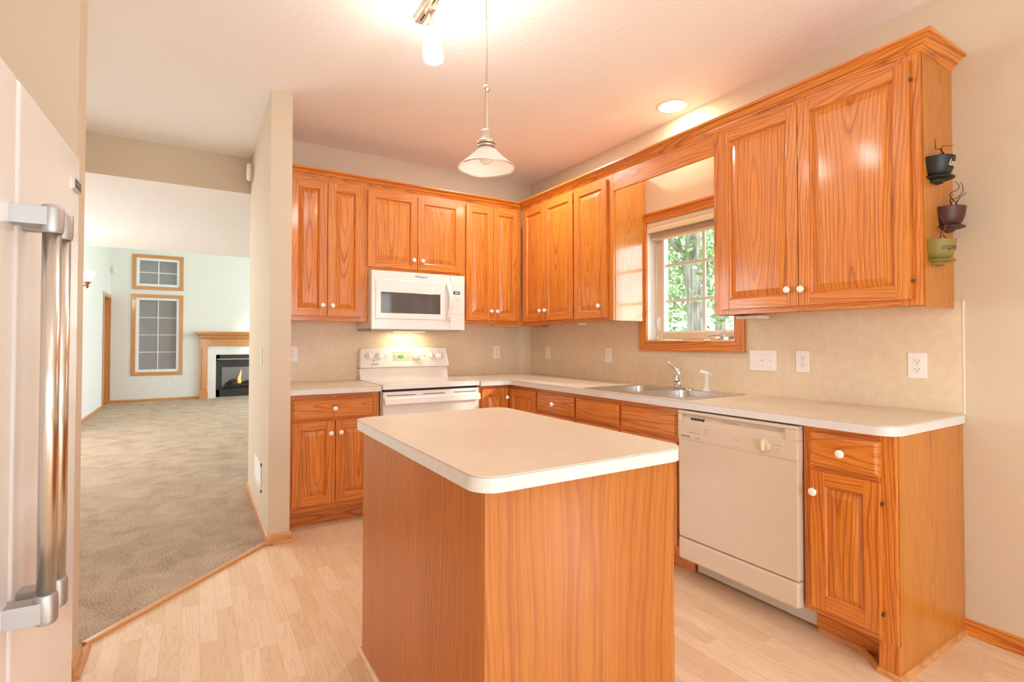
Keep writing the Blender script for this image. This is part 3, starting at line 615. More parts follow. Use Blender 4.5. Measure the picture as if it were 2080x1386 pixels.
m.hexa([(SX0+.008, -.700, .778), (SX1-.008, -.700, .778), (SX1-.008, -.656, .784), (SX0+.008, -.656, .784), (SX0+.008, -.690, .826), (SX1-.008, -.690, .826), (SX1-.008, -.656, .832), (SX0+.008, -.656, .832)]); m.build('handle', dr, .008, 3)
m = MB(WHITE); m.box((SX0+.006, -.655, .04), (SX1-.006, -.615, .228)); m.build('storage_drawer', t, .006, 3)

# ------------------------------------------------------------------ over-the-range microwave
MX0, MX1, MZ0, MZ1, MY = -1.674, -.912, 1.306, 1.748, -.400
t = thing('microwave', 'white over-the-range microwave hung below the short cabinet', 'microwave', ((MX0+MX1)/2, -.2, MZ0))
m = MB(WHITE); m.box((MX0, -.385, MZ0+.012), (MX1, -.008, MZ1)); m.build('body', t, .002)
m = MB(GREYT); m.hexa([(MX0+.01, -.36, MZ0-.012), (MX1-.03, -.36, MZ0-.012), (MX1-.03, -.02, MZ0-.004), (MX0+.01, -.02, MZ0-.004), (MX0+.004, -.384, MZ0+.012), (MX1-.004, -.384, MZ0+.012), (MX1-.004, -.012, MZ0+.012), (MX0+.004, -.012, MZ0+.012)]); o = m.build('underside', t); o['label'] = 'dark grey underside with a lit lamp'
m = MB(glow('cooktop_lamp_lens', (1, .83, .55), 2.5)); m.box((-1.40, -.16, MZ0-.0098), (-1.16, -.09, MZ0-.0050)); m.build('lamp_lens', t)
area('microwave_cooktop_lamp', (-1.28, -.125, MZ0-.02), (0, .12, -1), .24, .07, 1.2, (1, .83, .58))
XD = -1.041
m = MB([WHITE]); m.setT((0, 0, 0), (1, 0, 0), (0, -1, 0))
m.box((MX0, .384, MZ0+.004), (XD-.0012, -MY, MZ1)); dr = m.build('door', t, .004, 2)
m = MB(WHITE); m.setT((0, 0, 0), (1, 0, 0), (0, -1, 0)); z0, z1, a0, a1 = 1.385, 1.690, -1.652, XD-.004
m.hexa([(a0, -MY-.002, z0), (a1, -MY-.002, z0), (a1, -MY-.002, z1), (a0, -MY-.002, z1), (a0+.012, -MY+.006, z0+.006), (a1-.004, -MY+.006, z0+.006), (a1-.004, -MY+.006, z1-.012), (a0+.012, -MY+.006, z1-.012)]); m.build('door_panel', dr, .002)
m = MB(MWGL); m.setT((0, 0, 0), (1, 0, 0), (0, -1, 0)); m.frustum(-1.606, -1.127, 1.431, 1.590, -MY+.004, -MY+.0075, .002); m.build('door_window', dr, .006, 3)
m = MB(WHITE); c = [(-1.066+.020*math.cos(math.pi*(k/12)-math.pi/2)-.004, MY-.010-.030*math.sin(math.pi*k/12), 1.388+.302*k/12) for k in range(13)]
pts = [(-1.060, MY-.004, 1.390)] + c[1:-1] + [(-1.060, MY-.004, 1.688)]
for p, q in zip(pts, pts[1:]): m.hexa([(p[0]-.016, p[1]-.008, p[2]), (p[0]+.016, p[1]-.008, p[2]), (p[0]+.016, p[1]+.006, p[2]), (p[0]-.016, p[1]+.006, p[2]), (q[0]-.016, q[1]-.008, q[2]), (q[0]+.016, q[1]-.008, q[2]), (q[0]+.016, q[1]+.006, q[2]), (q[0]-.016, q[1]+.006, q[2])])
bmesh.ops.remove_doubles(m.bm, verts=m.bm.verts[:], dist=1e-5); m.build('handle', dr)
BM = lambda x, z, l=.001: frameM((x, MY-l, z), (1, 0, 0), (0, -1, 0))
text('Whirlpool', .024, BM(-1.289, 1.718), INK, dr, 'brand_lettering', .15)
m = MB(WHITE); m.box((XD+.0012, MY, MZ0+.004), (MX1, -.384, MZ1)); cp = m.build('control_panel', t, .004, 2)
m = MB(SCREEN); m.box((-1.012, MY-.0012, 1.597), (-.958, MY+.001, 1.622)); o = m.build('display', cp); text('2:34', .019, BM(-.985, 1.609, .0018), LEDW, o, 'digits')
rows = [1.572, 1.556, 1.540, 1.518, 1.505, 1.492, 1.479, 1.440]
for i, z in enumerate(rows):
    for j, x in enumerate((-1.014, -.987, -.960)):
        if 3 <= i <= 6: text(('123', '456', '789', '-0-')[i-3][j], .011, BM(x, z), GREYT, cp, 'key_print')
        else: text(('Cook', 'Heat', 'Soft', 'Melt', 'Warm', 'Time', 'Stop', 'Vent', 'Start')[(i*3+j) % 9], .0075, BM(x, z), GREYT, cp, 'key_print')

# ------------------------------------------------------------------ dishwasher
DY0, DY1, DX = -2.342, -2.962, -.650
t = thing('dishwasher', 'bisque front-loading dishwasher under the worktop', 'dishwasher', (-.35, (DY0+DY1)/2, 0))
TD = ((0, 0, 0), (0, -1, 0), (-1, 0, 0)); A0, A1 = -DY0, -DY1; D = -DX
m = MB(BISQD); m.setT(*TD); m.box((A0+.006, .05, .10), (A1-.006, D-.045, .868)); m.build('body', t)
m = MB(BISQ); m.setT(*TD); m.box((A0+.002, D-.045, .226), (A1-.002, D-.004, .725)); dr = m.build('door', t, .004)
m = MB(BISQ); m.setT(*TD)
# control panel shell: frame round a recessed handle pocket
pz0, pz1, hz0, hz1 = .722, .868, .806, .852
m.box((A0, D-.045, pz0), (A1, D, hz0), 0); m.box((A0, D-.045, hz1), (A1, D, pz1), 0); m.box((A0, D-.045, hz0-.001), (A0+.022, D, hz1+.001), 2); m.box((A1-.055, D-.045, hz0-.001), (A1, D, hz1+.001), 2)
m.hexa([(A0+.02, D-.044, hz0-.001), (A1-.05, D-.044, hz0-.001), (A1-.05, D-.004, hz0-.001), (A0+.02, D-.004, hz0-.001), (A0+.02, D-.044, hz1), (A1-.05, D-.044, hz1), (A1-.05, D-.022, hz1), (A0+.02, D-.022, hz1)])
cp = m.build('control_panel', t, .004)
m = MB(DARK); m.setT(*TD)
def pocket(a, z): k = (z-hz0)/(hz1-hz0); return D-.004-.018*k
for k in range(5):
    a = A0+.075+k*.0165; m.box((a, pocket(a, .824)-.004, .822), (a+.012, pocket(a, .828)+.0016, .835))
m.build('vent_holes', cp)
m = MB(GREYT); m.setT(*TD); m.box((A0+.245, pocket(0, .833)-.004, .833), (A0+.345, pocket(0, .833)+.002, .838)); m.box((A0+.375, pocket(0, .833)-.004, .833), (A0+.545, pocket(0, .833)+.002, .8355)); m.build('handle_slot', cp)
m = MB(BISQ); m.setT(*TD); m.box((A0+.028, D-.001, .734), (A1-.06, D+.0015, .797)); fp = m.build('fascia_plate', cp, .0008)
DM = lambda a, z, l=.0019: frameM((-(D+l), -a, z), (0, -1, 0), (-1, 0, 0))
text('KENMORE', .011, DM(A0+.052, .741), INK, fp, 'brand_lettering')
for i, (wd, a, z, s) in enumerate((('CYCLE', .11, .789, .006), ('OPTIONS', .178, .789, .006), ('Quick', .078, .764, .006), ('Normal', .096, .764, .006), ('Pots', .114, .764, .006), ('Rinse', .132, .764, .006), ('Heat', .166, .764, .006), ('Air', .184, .764, .006), ('Ultra Wash', .125, .741, .007), ('Clean', .34, .768, .007), ('Drain', .515, .790, .006), ('Normal Wash', .533, .776, .006), ('Rinse', .537, .760, .006), ('Dry', .528, .745, .006), ('Off', .43, .783, .006))): text(wd, s, DM(A0+a, z), GREYT, fp, 'lettering')
m = MB(INK); m.setT(*TD)
for a in (.078, .096, .114, .132, .166, .184, .322): m.box((A0+a-.0022, D+.001, .776 if a < .3 else .766), (A0+a+.0022, D+.0022, .7785 if a < .3 else .7685))
m.build('indicator_marks', fp)
KM = Matrix.Translation((-(D+.0015), -(A0+.475), .766)) @ Vector((-1, 0, 0)).to_track_quat('Z', 'Y').to_matrix().to_4x4()
m = MB(BISQ); m.lathe([(0, 0), (.030, 0), (.029, .005), (.024, .009), (0, .010)], KM, 32); kn = m.build('dial', cp)
m = MB(plain('cream_dial_grip', (.80, .66, .38), .35)); m.setT(*TD); m.hexa([(A0+.4685, D+.008, .742), (A0+.4815, D+.008, .742), (A0+.4835, D+.008, .790), (A0+.4665, D+.008, .790), (A0+.471, D+.024, .745), (A0+.479, D+.024, .745), (A0+.480, D+.024, .787), (A0+.470, D+.024, .787)]); m.build('dial_grip', kn, .004, 3)
m = MB(BISQ); m.setT(*TD); m.box((A0-.002, D-.05, .112), (A1-.002, D-.002, .221)); m.build('lower_panel', t, .012, 4)
m = MB(BISQD); m.setT(*TD); m.box((A0+.01, .42, .012), (A1+.002, D-.138, .118)); m.build('toe_panel', t, .002)

# ------------------------------------------------------------------ refrigerator (turned slightly)
t = thing('refrigerator', 'white side-by-side refrigerator at the left edge with long steel handles', 'refrigerator', (-3.079, -2.777, 0))
ANG = math.atan2(.017, .528); t.rotation_euler = (0, 0, -ANG)
def lb(mats): m = MB(mats); return m
def fbuild(m, name, parent, bevel=0, seg=3):   # mesh given in the fridge's own frame: y along the front, x out of the front
    m.bm.transform(Matrix.Translation(t.location)); return m.build(name, parent, bevel, seg)
m = lb(FRIDGE); m.box((-.80, -.385, .02), (-.085, .525, 1.735)); fbuild(m, 'body', t, .004)
m = lb(FRIDGE); m.box((-.075, .003, .09), (0, .530, 1.750)); d2 = fbuild(m, 'door', t, .012, 4)
m = lb(FRIDGE); m.box((-.075, -.388, .09), (0, -.003, 1.750)); d1 = fbuild(m, 'door', t, .012, 4)
m = lb(GREYT); m.box((-.07, -.38, .015), (-.03, .52, .085)); fbuild(m, 'kick_grille', t)
def handle(door_, y):
    hx = .060
    m = lb(TUBES); m.tube([(hx, y, .700), (hx, y, 1.470)], .0150, 28); h = fbuild(m, 'handle', door_)
    for z0, z1, s in ((1.436, 1.492, 1), (.664, .722, -1)):
        q = lb(ALUM); rg = [(.0185, z0), (.0185, z0+.002)] if False else None
        prof = [(0, z0), (.0165, z0), (.0180, z0+.004), (.0190, z0+.014), (.0190, z1-.006), (.0178, z1-.006), (.0178, z1-.003), (.0160, z1), (0, z1)] if s > 0 else [(0, z0), (.0160, z0), (.0178, z0+.003), (.0178, z0+.006), (.0190, z0+.006), (.0190, z1-.014), (.0180, z1-.004), (.0165, z1), (0, z1)]
        q.lathe(prof, Matrix.Translation((hx, y, 0)), 36)
        za, zb = (z0+.014, z1-.006) if s > 0 else (z0+.006, z1-.012)
        q.box((-.001, y-.0185, za), (hx, y+.0185, zb)); fbuild(q, 'bracket', h, .0012)
handle(d1, -.026); handle(d2, .050)
m = lb([STEEL, INK]); m.box((-.001, .440, 1.640), (.006, .515, 1.672)); m.box((.0055, .446, 1.645), (.0066, .509, 1.667), mat=1); bd = fbuild(m, 'badge', d2, .0008)
tm = Matrix.Translation(t.location) @ frameM((.0070, .4775, 1.656), (0, 1, 0), (1, 0, 0)); text('MAYTAG', .013, tm, ALUM, bd, 'brand_lettering')

# ------------------------------------------------------------------ lamps
t = thing('track_light', 'brushed nickel track light on the ceiling above the island', 'light', (-1.90, -2.55, H), None)
m = MB([NICKEL, DARK]); m.box((-1.919, -3.35, H-.036), (-1.881, -1.905, H-.0005)); m.box((-1.904, -3.34, H-.0368), (-1.896, -1.93, H-.034), mat=1); m.build('track_rail', t, .002)
def head(y, top, bot):
    top = Vector(top); bot = Vector(bot); ax = (bot-top); Lh = ax.length; M = Matrix.Translation(top) @ (ax.normalized()).to_track_quat('Z', 'Y').to_matrix().to_4x4()
    m = MB(NICKEL); m.box((-1.916, y-.03, H-.062), (-1.884, y+.03, H-.030)); hd = m.build('adapter', t, .002)
    m = MB(NICKEL); m.tube([(-1.9, y, H-.06), tuple(top+(top-bot).normalized()*.07)], .006, 10); m.lathe([(0, -.085), (.008, -.085), (.011, -.06), (.018, -.03), (.031, 0), (.028, .002), (0, .002)], M, 28); m.build('lamp_cone', hd)
    m = MB(BULBON); m.lathe([(.0285, 0), (.0335, .025), (.0385, .06), (.0425, .10), (.0450, Lh-.006), (.0440, Lh), (0, Lh+.001)], M, 32); m.build('glass_shade', hd)
head(-2.05, (-1.898, -2.055, 2.603), (-1.892, -2.068, 2.462)); head(-2.36, (-1.90, -2.385, 2.605), (-1.868, -2.445, 2.475))
# pendant
t = thing('pendant_lamp', 'nickel pendant lamp with a flared white glass shade over the island', 'lamp', (-1.9, -2.568, 1.83))
T0 = Matrix.Translation((-1.9, -2.568, 0))
m = MB(NICKEL); m.lathe([(0, 2.13), (.0038, 2.13), (.0038, H-.0372)], T0, 10); m.lathe([(0, 2.102), (.008, 2.106), (.0125, 2.115), (.0125, 2.122), (.008, 2.131), (0, 2.134)], T0, 20); m.lathe([(.0062, 1.965), (.0062, 2.106)], T0, 14); m.build('rod', t)
m = MB([NICKEL, SEAM]); m.lathe([(.0001, 1.972), (.017, 1.970), (.0205, 1.962), (.0205, 1.938), (.026, 1.934), (.034, 1.928), (.035, 1.922), (.031, 1.920)], T0, 32); m.lathe([(.031, 1.920), (.031, 1.916)], T0, 32, 1); m.lathe([(.031, 1.916), (.034, 1.914), (.034, 1.910), (.031, 1.908)], T0, 32); m.lathe([(.031, 1.908), (.031, 1.904)], T0, 32, 1); m.lathe([(.031, 1.904), (.035, 1.902), (.035, 1.897)], T0, 32); m.build('socket_cap', t)
m = MB([SHADEG, NICKEL]); m.lathe([(.035, 1.897), (.060, 1.873), (.100, 1.838)], T0, 48); m.lathe([(.0995, 1.8385), (.1015, 1.837), (.1018, 1.833), (.0995, 1.8325)], T0, 48, 1); m.build('shade', t)
m = MB(BULBOFF); m.lathe([(.013, 1.915), (.016, 1.900), (.024, 1.886), (.027, 1.874), (.024, 1.861), (.013, 1.852), (0, 1.850)], T0, 28); m.build('bulb', t)
# recessed downlight above the sink
t = thing('recessed_light', 'lit round recessed downlight in the ceiling above the sink', 'light', (-.165, -1.893, H))
m = MB(WHITE); m.lathe([(.073, H+.002), (.074, H-.004), (.086, H-.006), (.098, H-.003), (.100, H-.0002)], Matrix.Translation((-.165, -1.893, 0)), 40); m.build('trim_ring', t)
m = MB(RECESS); m.lathe([(0, H-.016), (.04, H-.014), (.062, H-.009), (.0735, H-.001)], Matrix.Translation((-.165, -1.893, 0)), 36); m.build('lens', t)
# hall lamp and torch sconce
t = thing('ceiling_lamp', 'lit bowl lamp hanging in the hall behind the stub wall', 'light', (-4.35, 3.1, HL))
m = MB(BRONZE); m.lathe([(0, HL), (.07, HL-.001), (.06, HL-.025), (.01, HL-.03), (.01, HL-.25), (0, HL-.25)], Matrix.Translation((-4.35, 3.1, 0)), 20); m.build('stem', t)
m = MB(BULBH); m.lathe([(0, HL-.32), (.10, HL-.30), (.18, HL-.24), (.185, HL-.235), (0, HL-.26)], Matrix.Translation((-4.35, 3.1, 0)), 28); m.build('glass_bowl', t)
t = thing('wall_sconce', 'torch sconce with white glass bowl on the far left wall', 'lamp', (-4.2, 5.30, 2.1))
m = MB(BULBH); m.lathe([(.03, 2.175), (.06, 2.20), (.075, 2.25), (.090, 2.305), (.086, 2.305), (.068, 2.245), (.03, 2.185)], Matrix.Translation((-4.105, 5.30, -.095)), 28); m.build('glass_bowl', t)
m = MB(BRONZE); m.lathe([(0, 2.07), (.012, 2.075), (.022, 2.11), (.018, 2.13), (.045, 2.155), (.045, 2.168), (.03, 2.176), (0, 2.176)], Matrix.Translation((-4.105, 5.30, -.095)), 20); m.tube([(-4.199, 5.30, 2.035), (-4.14, 5.30, 2.015), (-4.105, 5.30, 2.025)], .01, 8); m.lathe([(0, 0), (.04, 0), (.03, .012), (0, .014)], Matrix.Translation((-4.2, 5.30, 2.035)) @ Vector((1, 0, 0)).to_track_quat('Z', 'Y').to_matrix().to_4x4(), 18); m.build('bracket', t)

# ------------------------------------------------------------------ sink window
t = struct(bpy.data.objects.new('window_1', None)); COL.objects.link(t); t.location = (0, -1.875, 1.15)
CZ0, CZ1, CY0, CY1 = 1.155, 2.138, -1.452, -2.296
m = MB(OAK); w = .068
def case(lo, hi, gr): m.box(lo, hi, gr)
for y0, y1, z0, z1, gr in ((CY0, CY0-w, CZ0, CZ1, 2), (CY1+w, CY1, CZ0, CZ1, 2)):
    m.hexa([(-.018, y0, z0), (-.001, y0, z0), (-.001, y1, z0+(w if abs(y1) > abs(CY0+.0) and y0 == CY0 else 0)), (-.018, y1, z0+(w if y0 == CY0 else 0)), (-.018, y0, z1), (-.001, y0, z1), (-.001, y1, z1-(w if y0 == CY0 else 0)), (-.018, y1, z1-(w if y0 == CY0 else 0))], 2) if y0 == CY0 else m.hexa([(-.018, y0, z0+w), (-.001, y0, z0+w), (-.001, y1, z0), (-.018, y1, z0), (-.018, y0, z1-w), (-.001, y0, z1-w), (-.001, y1, z1), (-.018, y1, z1)], 2)
for z0, z1, s in ((CZ0, CZ0+w, 1), (CZ1-w, CZ1, -1)):
    ya, yb = (CY0, CY1) if s > 0 else (CY0-w, CY1+w); yc, yd = (CY0-w, CY1+w) if s > 0 else (CY0, CY1)
    m.hexa([(-.0178, ya, z0), (-.001, ya, z0), (-.001, yb, z0), (-.0178, yb, z0), (-.0178, yc, z1), (-.001, yc, z1), (-.001, yd, z1), (-.0178, yd, z1)], 1)
# raised back-band of the casing
bb = .016
for lo, hi, gr in (((-.024, CY0+.001, CZ0-.001), (-.001, CY0-bb, CZ1+.001), 2), ((-.024, CY1+bb, CZ0-.001), (-.001, CY1-.001, CZ1+.001), 2), ((-.024, CY0-bb, CZ0-.001), (-.001, CY1+bb, CZ0+bb), 1), ((-.024, CY0-bb, CZ1-bb), (-.001, CY1+bb, CZ1+.001), 1)): m.box(lo, hi, gr)
m.build('casing', t, .003)
m = MB(JAMB)
m.box((-.004, WY0+.0, WZ0), (.15, WY0-.006, WZ1)); m.box((-.004, WY1+.006, WZ0), (.15, WY1, WZ1)); m.box((-.004, WY0, WZ1-.006), (.15, WY1, WZ1)); m.build('jamb', t)
m = MB(ALMOND); m.box((-.004, WY0-.006, WZ0), (.15, WY1+.006, WZ0+.008)); m.build('sill', t)
m = MB(ALMOND); sy0, sy1, sz0, sz1 = WY0-.008, WY1+.008, WZ0+.010, WZ1-.008
GY0, GY1, GZ0, GZ1 = -1.592, -2.168, 1.283, 2.012
m.box((.075, sy0, sz0), (.125, GY0, sz1), 2); m.box((.075, GY1, sz0), (.125, sy1, sz1), 2); m.box((.075, GY0, sz0), (.125, GY1, GZ0), 1); m.box((.075, GY0, GZ1), (.125, GY1, sz1), 1); m.build('sash', t, .006, 2)
m = MB(JAMB); k = .010
m.box((.079, GY0, GZ0), (.121, GY0-k, GZ1)); m.box((.079, GY1+k, GZ0), (.121, GY1, GZ1)); m.box((.079, GY0-k, GZ0), (.121, GY1+k, GZ0+k)); m.box((.079, GY0-k, GZ1-k), (.121, GY1+k, GZ1)); m.build('glazing_bead', t)
m = MB(GLASS); m.box((.104, GY0-.002, GZ0+.002), (.107, GY1+.002, GZ1-.002)); m.build('pane', t)
m = MB(SILL); m.box((.100, -1.911, GZ0), (.112, -1.933, GZ1)); 
for z in (1.508, 1.762): m.box((.1005, GY0, z-.010), (.1115, GY1, z+.010))
m.build('grille', t)
m = MB(PLAST); m.box((.070, -1.548, 1.300), (.078, -1.572, 1.395)); m.tube([(.064, -1.560, 1.385), (.056, -1.560, 1.36), (.058, -1.560, 1.32)], .006, 8); m.build('sash_lock', t, .004)
m = MB(ALUM); m.hexa([(.02, -2.055, 1.231), (.02, -2.165, 1.231), (.075, -2.165, 1.231), (.075, -2.055, 1.231), (.03, -2.065, 1.250), (.03, -2.155, 1.250), (.075, -2.155, 1.255), (.075, -2.065, 1.255)]); m.tube([(.030, -2.11, 1.25), (.012, -2.10, 1.265), (.006, -2.07, 1.262), (.004, -2.03, 1.255)], .006, 10); m.build('crank', t, .003)
t = thing('window_blind', 'cream blind drawn up to the top of the sink window', 'blind', (.03, -1.877, 1.95))
m = MB(SOFTC); prof = [(.0, 2.064), (-.012, 2.062), (-.016, 2.046), (-.010, 2.034), (-.013, 2.020), (-.012, 2.000), (-.004, 1.994), (.004, 1.996), (.004, 2.064)]
pr = [(x+.004, z) for x, z in prof]
for (xa, za), (xb, zb) in zip(pr, pr[1:]+pr[:1]): m.face([(xa, WY0-.008, za), (xb, WY0-.008, zb), (xb, WY1+.008, zb), (xa, WY1+.008, za)])
m.face([(x, WY0-.008, z) for x, z in pr]); m.face([(x, WY1+.008, z) for x, z in pr]); bmesh.ops.remove_doubles(m.bm, verts=m.bm.verts[:], dist=1e-5); m.build('valance', t)
m = MB(SOFTC2)
for k in range(7): m.box((.018, WY0-.012, 1.962+k*.0055), (.066, WY1+.012, 1.9655+k*.0055))
m.box((.020, WY0-.012, 1.944), (.064, WY1+.012, 1.960)); m.build('slat_stack', t, .001)
m = MB(SOFTC2); m.box((.01, WY0-.012, 2.005), (.066, WY1+.012, 2.05)); m.build('head_rail', t)
m = MB(PLAST)
for y in (-1.565, -2.118): m.tube([(.042, y, 1.95), (.042, y, 1.262)], .0016 if y > -2 else .0034, 8)
m.tube([(.044, -2.118, 1.270), (.044, -2.118, 1.262), (.044, -2.118, 1.24)], [.003, .007, .008], 10); m.build('lift_cord', t)
m = MB(PLAST); pts = [(.045-.02*math.cos(i*.9), -1.55-.010*i+.008*math.sin(i*1.7), 1.236+.006*abs(math.sin(i*1.1))) for i in range(16)]; m.tube(pts, .002, 6); m.lathe([(0, 1.231), (.006, 1.231), (.008, 1.242), (.003, 1.252), (0, 1.252)], Matrix.Translation((.03, -1.585, 0)), 12); tag(m.build('blind_cord'), 'loose white blind cord coiled on the window sill', 'cord')

# ------------------------------------------------------------------ outlets and switches
def plate(name, label, cat, O, A, N, w, h, kind, group=None):
    o = thing(name, label, cat, O, group); M = frameM(O, A, N)
    m = MB(PLAST); m.setT(O, A, N); m.box((-w/2, 0, -h/2), (w/2, .005, h/2)); pl = m.build('cover_plate', o, .002)
    if kind == 'outlet':
        for z in (.0195, -.0195):
            m = MB(PLAST); m.setT(O, A, N); m.box((-.0165, .004, z-.0140), (.0165, .0068, z+.0140)); s = m.build('socket', o, .004, 3)
            m = MB(INK); m.setT(O, A, N); m.box((-.0080, .0055, z-.001), (-.0060, .0071, z+.008)); m.box((.0055, .0055, z-.001), (.0078, .0071, z+.0065)); m.box((-.0022, .0055, z-.0095), (.0022, .0071, z-.005)); m.build('slots', s)
    else:
        n = kind
        for i in range(n):
            a = (i-(n-1)/2)*.046
            m = MB(PLAST); m.setT(O, A, N); m.box((a-.006, .004, -.012), (a+.006, .0062, .012)); m.hexa([(a-.004, .006, -.006), (a+.004, .006, -.006), (a+.004, .006, .008), (a-.004, .006, .008), (a-.0035, .016, .003), (a+.0035, .016, .003), (a+.0035, .014, .009), (a-.0035, .014, .009)]); m.build('toggle', o, .0008)
    m = MB(GREYT); m.setT(O, A, N)
    for z in ((0,) if kind == 'outlet' else (.03, -.03)):
        for i in range(1 if kind == 'outlet' else kind):
            a = 0 if kind == 'outlet' else (i-(kind-1)/2)*.046; m.box((a-.0022, .0045, z-.0022), (a+.0022, .0056, z+.0022))
    m.build('screw', o)
    return o
G = 'outlets along the backsplash'
for lab, y in (('white outlet on the sink-wall backsplash nearest the open end of the worktop', -3.144), ('white outlet on the sink-wall backsplash beside the triple switch', -2.631), ('white outlet on the backsplash just left of the sink window', -1.110)):
    plate('outlet', lab, 'outlet', (-.004, y, 1.113), (0, -1, 0), (-1, 0, 0), .072, .116, 'outlet', G)
plate('light_switch', 'single white switch plate on the sink wall nearest the room corner', 'switch', (-.004, -.294, 1.118), (0, -1, 0), (-1, 0, 0), .070, .114, 1)
plate('light_switch', 'wide white triple switch plate right of the sink window', 'switch', (-.004, -2.404, 1.111), (0, -1, 0), (-1, 0, 0), .165, .116, 3)
plate('outlet', 'white outlet on the stove wall between stove and room corner', 'outlet', (-.386, -.004, 1.117), (1, 0, 0), (0, -1, 0), .072, .116, 'outlet', G)
plate('outlet', 'white outlet on the stove wall beside the partition', 'outlet', (-2.152, -.004, 1.122), (1, 0, 0), (0, -1, 0), .072, .116, 'outlet', G)
plate('light_switch', 'white switch plate on the hall side of the partition', 'switch', (-2.395, -.34, 1.112), (0, -1, 0), (-1, 0, 0), .075, .118, 1)
plate('light_switch', 'upper white switch plate left of the tall far window', 'switch', (-3.925, 8.5, 1.113), (1, 0, 0), (0, -1, 0), .085, .12, 1)
plate('light_switch', 'lower white switch plate left of the tall far window', 'switch', (-3.925, 8.5, .955), (1, 0, 0), (0, -1, 0), .085, .12, 1)
plate('outlet', 'white outlet low on the far wall below the tall window', 'outlet', (-3.262, 8.5, .366), (1, 0, 0), (0, -1, 0), .085, .12, 'outlet')
# return vent, door chime, floor register, motion sensor
t = thing('wall_vent', 'white louvred return vent low on the hall side of the partition', 'vent', (-2.395, -.17, .32))
m = MB(PLAST); m.box((-2.402, -.41, .225), (-2.395, .05, .245)); m.box((-2.402, -.41, .395), (-2.395, .05, .415)); m.box((-2.402, -.41, .225), (-2.395, -.39, .415)); m.box((-2.402, .03, .225), (-2.395, .05, .415)); m.build('frame', t, .001)
m = MB(PLAST)
for k in range(8): z = .254+k*.019; m.hexa([(-2.3955, -.39, z), (-2.4005, -.39, z-.004), (-2.4005, .03, z-.004), (-2.3955, .03, z), (-2.3955, -.39, z+.008), (-2.4005, -.39, z+.002), (-2.4005, .03, z+.002), (-2.3955, .03, z+.008)])
m.build('louvres', t)
t = thing('smoke_detector', 'round white detector high on the partition near the hall header', 'detector', (-2.395, .49, 2.585))
DMx = Matrix.Translation((-2.395, .40, 2.565)) @ Vector((-1, 0, 0)).to_track_quat('Z', 'Y').to_matrix().to_4x4()
m = MB(ALMOND); m.lathe([(0, 0), (.068, 0), (.068, .010), (.060, .012), (.060, .018), (0, .018)], DMx, 32); m.build('base', t)
m = MB(PLAST); m.lathe([(.060, .018), (.070, .020), (.070, .034), (.062, .044), (0, .047)], DMx, 32); m.build('cover', t)
m = MB(BISQD); m.box((-3.80, 8.20, .008), (-3.46, 8.29, .014)); tag(m.build('floor_register'), 'small flat register in the carpet below the tall far window', 'vent')
m = MB(PLAST); m.box((-4.17, 8.44, 2.56), (-4.11, 8.499, 2.67)); tag(m.build('motion_sensor', None, .01), 'small white sensor high in the corner of the great room', 'sensor')

# ------------------------------------------------------------------ coffee-cup wall planters
def cup(label, x, zt, mat, word, ink, curls, scale):
    y = -3.2785; zb = zt-.100; t = thing('cup_wall_planter', label, 'wall decoration', (x, y, zb), 'cup planters on the cabinet side')
    M = Matrix.Translation((x, y, zb)); prof = [(.0005, .003), (.026, 0), (.034, .002), (.033, .010), (.042, .018), (.054, .032), (.063, .052), (.0685, .075), (.0712, .097), (.072, .100), (.069, .100), (.066, .075), (.060, .052), (.036, .028), (.0005, .024)]
    m = MB(mat); m.lathe(prof, M, 30, 0, math.pi, 2*math.pi); m.box((x-.069, y-.004, zb+.020), (x+.069, y-.0002, zb+.110)) if False else None
    m.face([(x-r, y, zb+z) for r, z in prof[:10]] + [(x+r, y, zb+z) for r, z in reversed(prof[:10])]); m.build('bowl', t)
    m = MB(mat); m.lathe([(.030, .010), (.058, .014), (.068, .017), (.069, .020), (.058, .018), (.030, .015)], M, 30, 0, math.pi, 2*math.pi); m.build('saucer', t)
    m = MB(WIREB if mat is not CUPG else BRONZE)
    for c in curls:
        P = [Vector((x+px, y-py, zt+pz)) for px, py, pz in c]; Q = []
        for i in range(len(P)-1):
            p0, p1, p2, p3 = P[max(i-1, 0)], P[i], P[i+1], P[min(i+2, len(P)-1)]
            for k in range(6):
                w = k/6; Q.append(.5*((2*p1)+(p2-p0)*w+(2*p0-5*p1+4*p2-p3)*w*w+(3*p1-p0-3*p2+p3)*w**3))
        Q.append(P[-1]); m.tube(Q, [.0024*(1-.6*i/len(Q)) for i in range(len(Q))], 7)
    m.build('steam_curls', t)
    if word:
        def wrap(co):
            a = -math.pi/2 + co.x/.066; z = .068+co.y; r = .0605+(.072-.0605)*max(0, min(1, (z-.045)/.055))**.75+.0012+co.z
            return Vector((x+r*math.cos(a), y+r*math.sin(a), zb+z))
        text(word, .034, Matrix(), ink, t, 'lettering', .25, wrap, .0002)
    return t
cA = [[(-.03, .02, -.02), (-.02, .03, .0), (0, .03, .016), (.012, .025, .030), (-.004, .02, .040), (-.03, .02, .034), (-.05, .025, .046), (-.062, .03, .066)], [(0, .03, -.02), (.02, .03, .0), (.012, .03, .02), (-.006, .03, .034), (.004, .03, .048), (.03, .03, .056), (.06, .034, .060), (.09, .04, .066)], [(.02, .02, -.02), (-.01, .03, .002), (-.02, .03, .014), (.01, .03, .026), (.024, .03, .018)]]
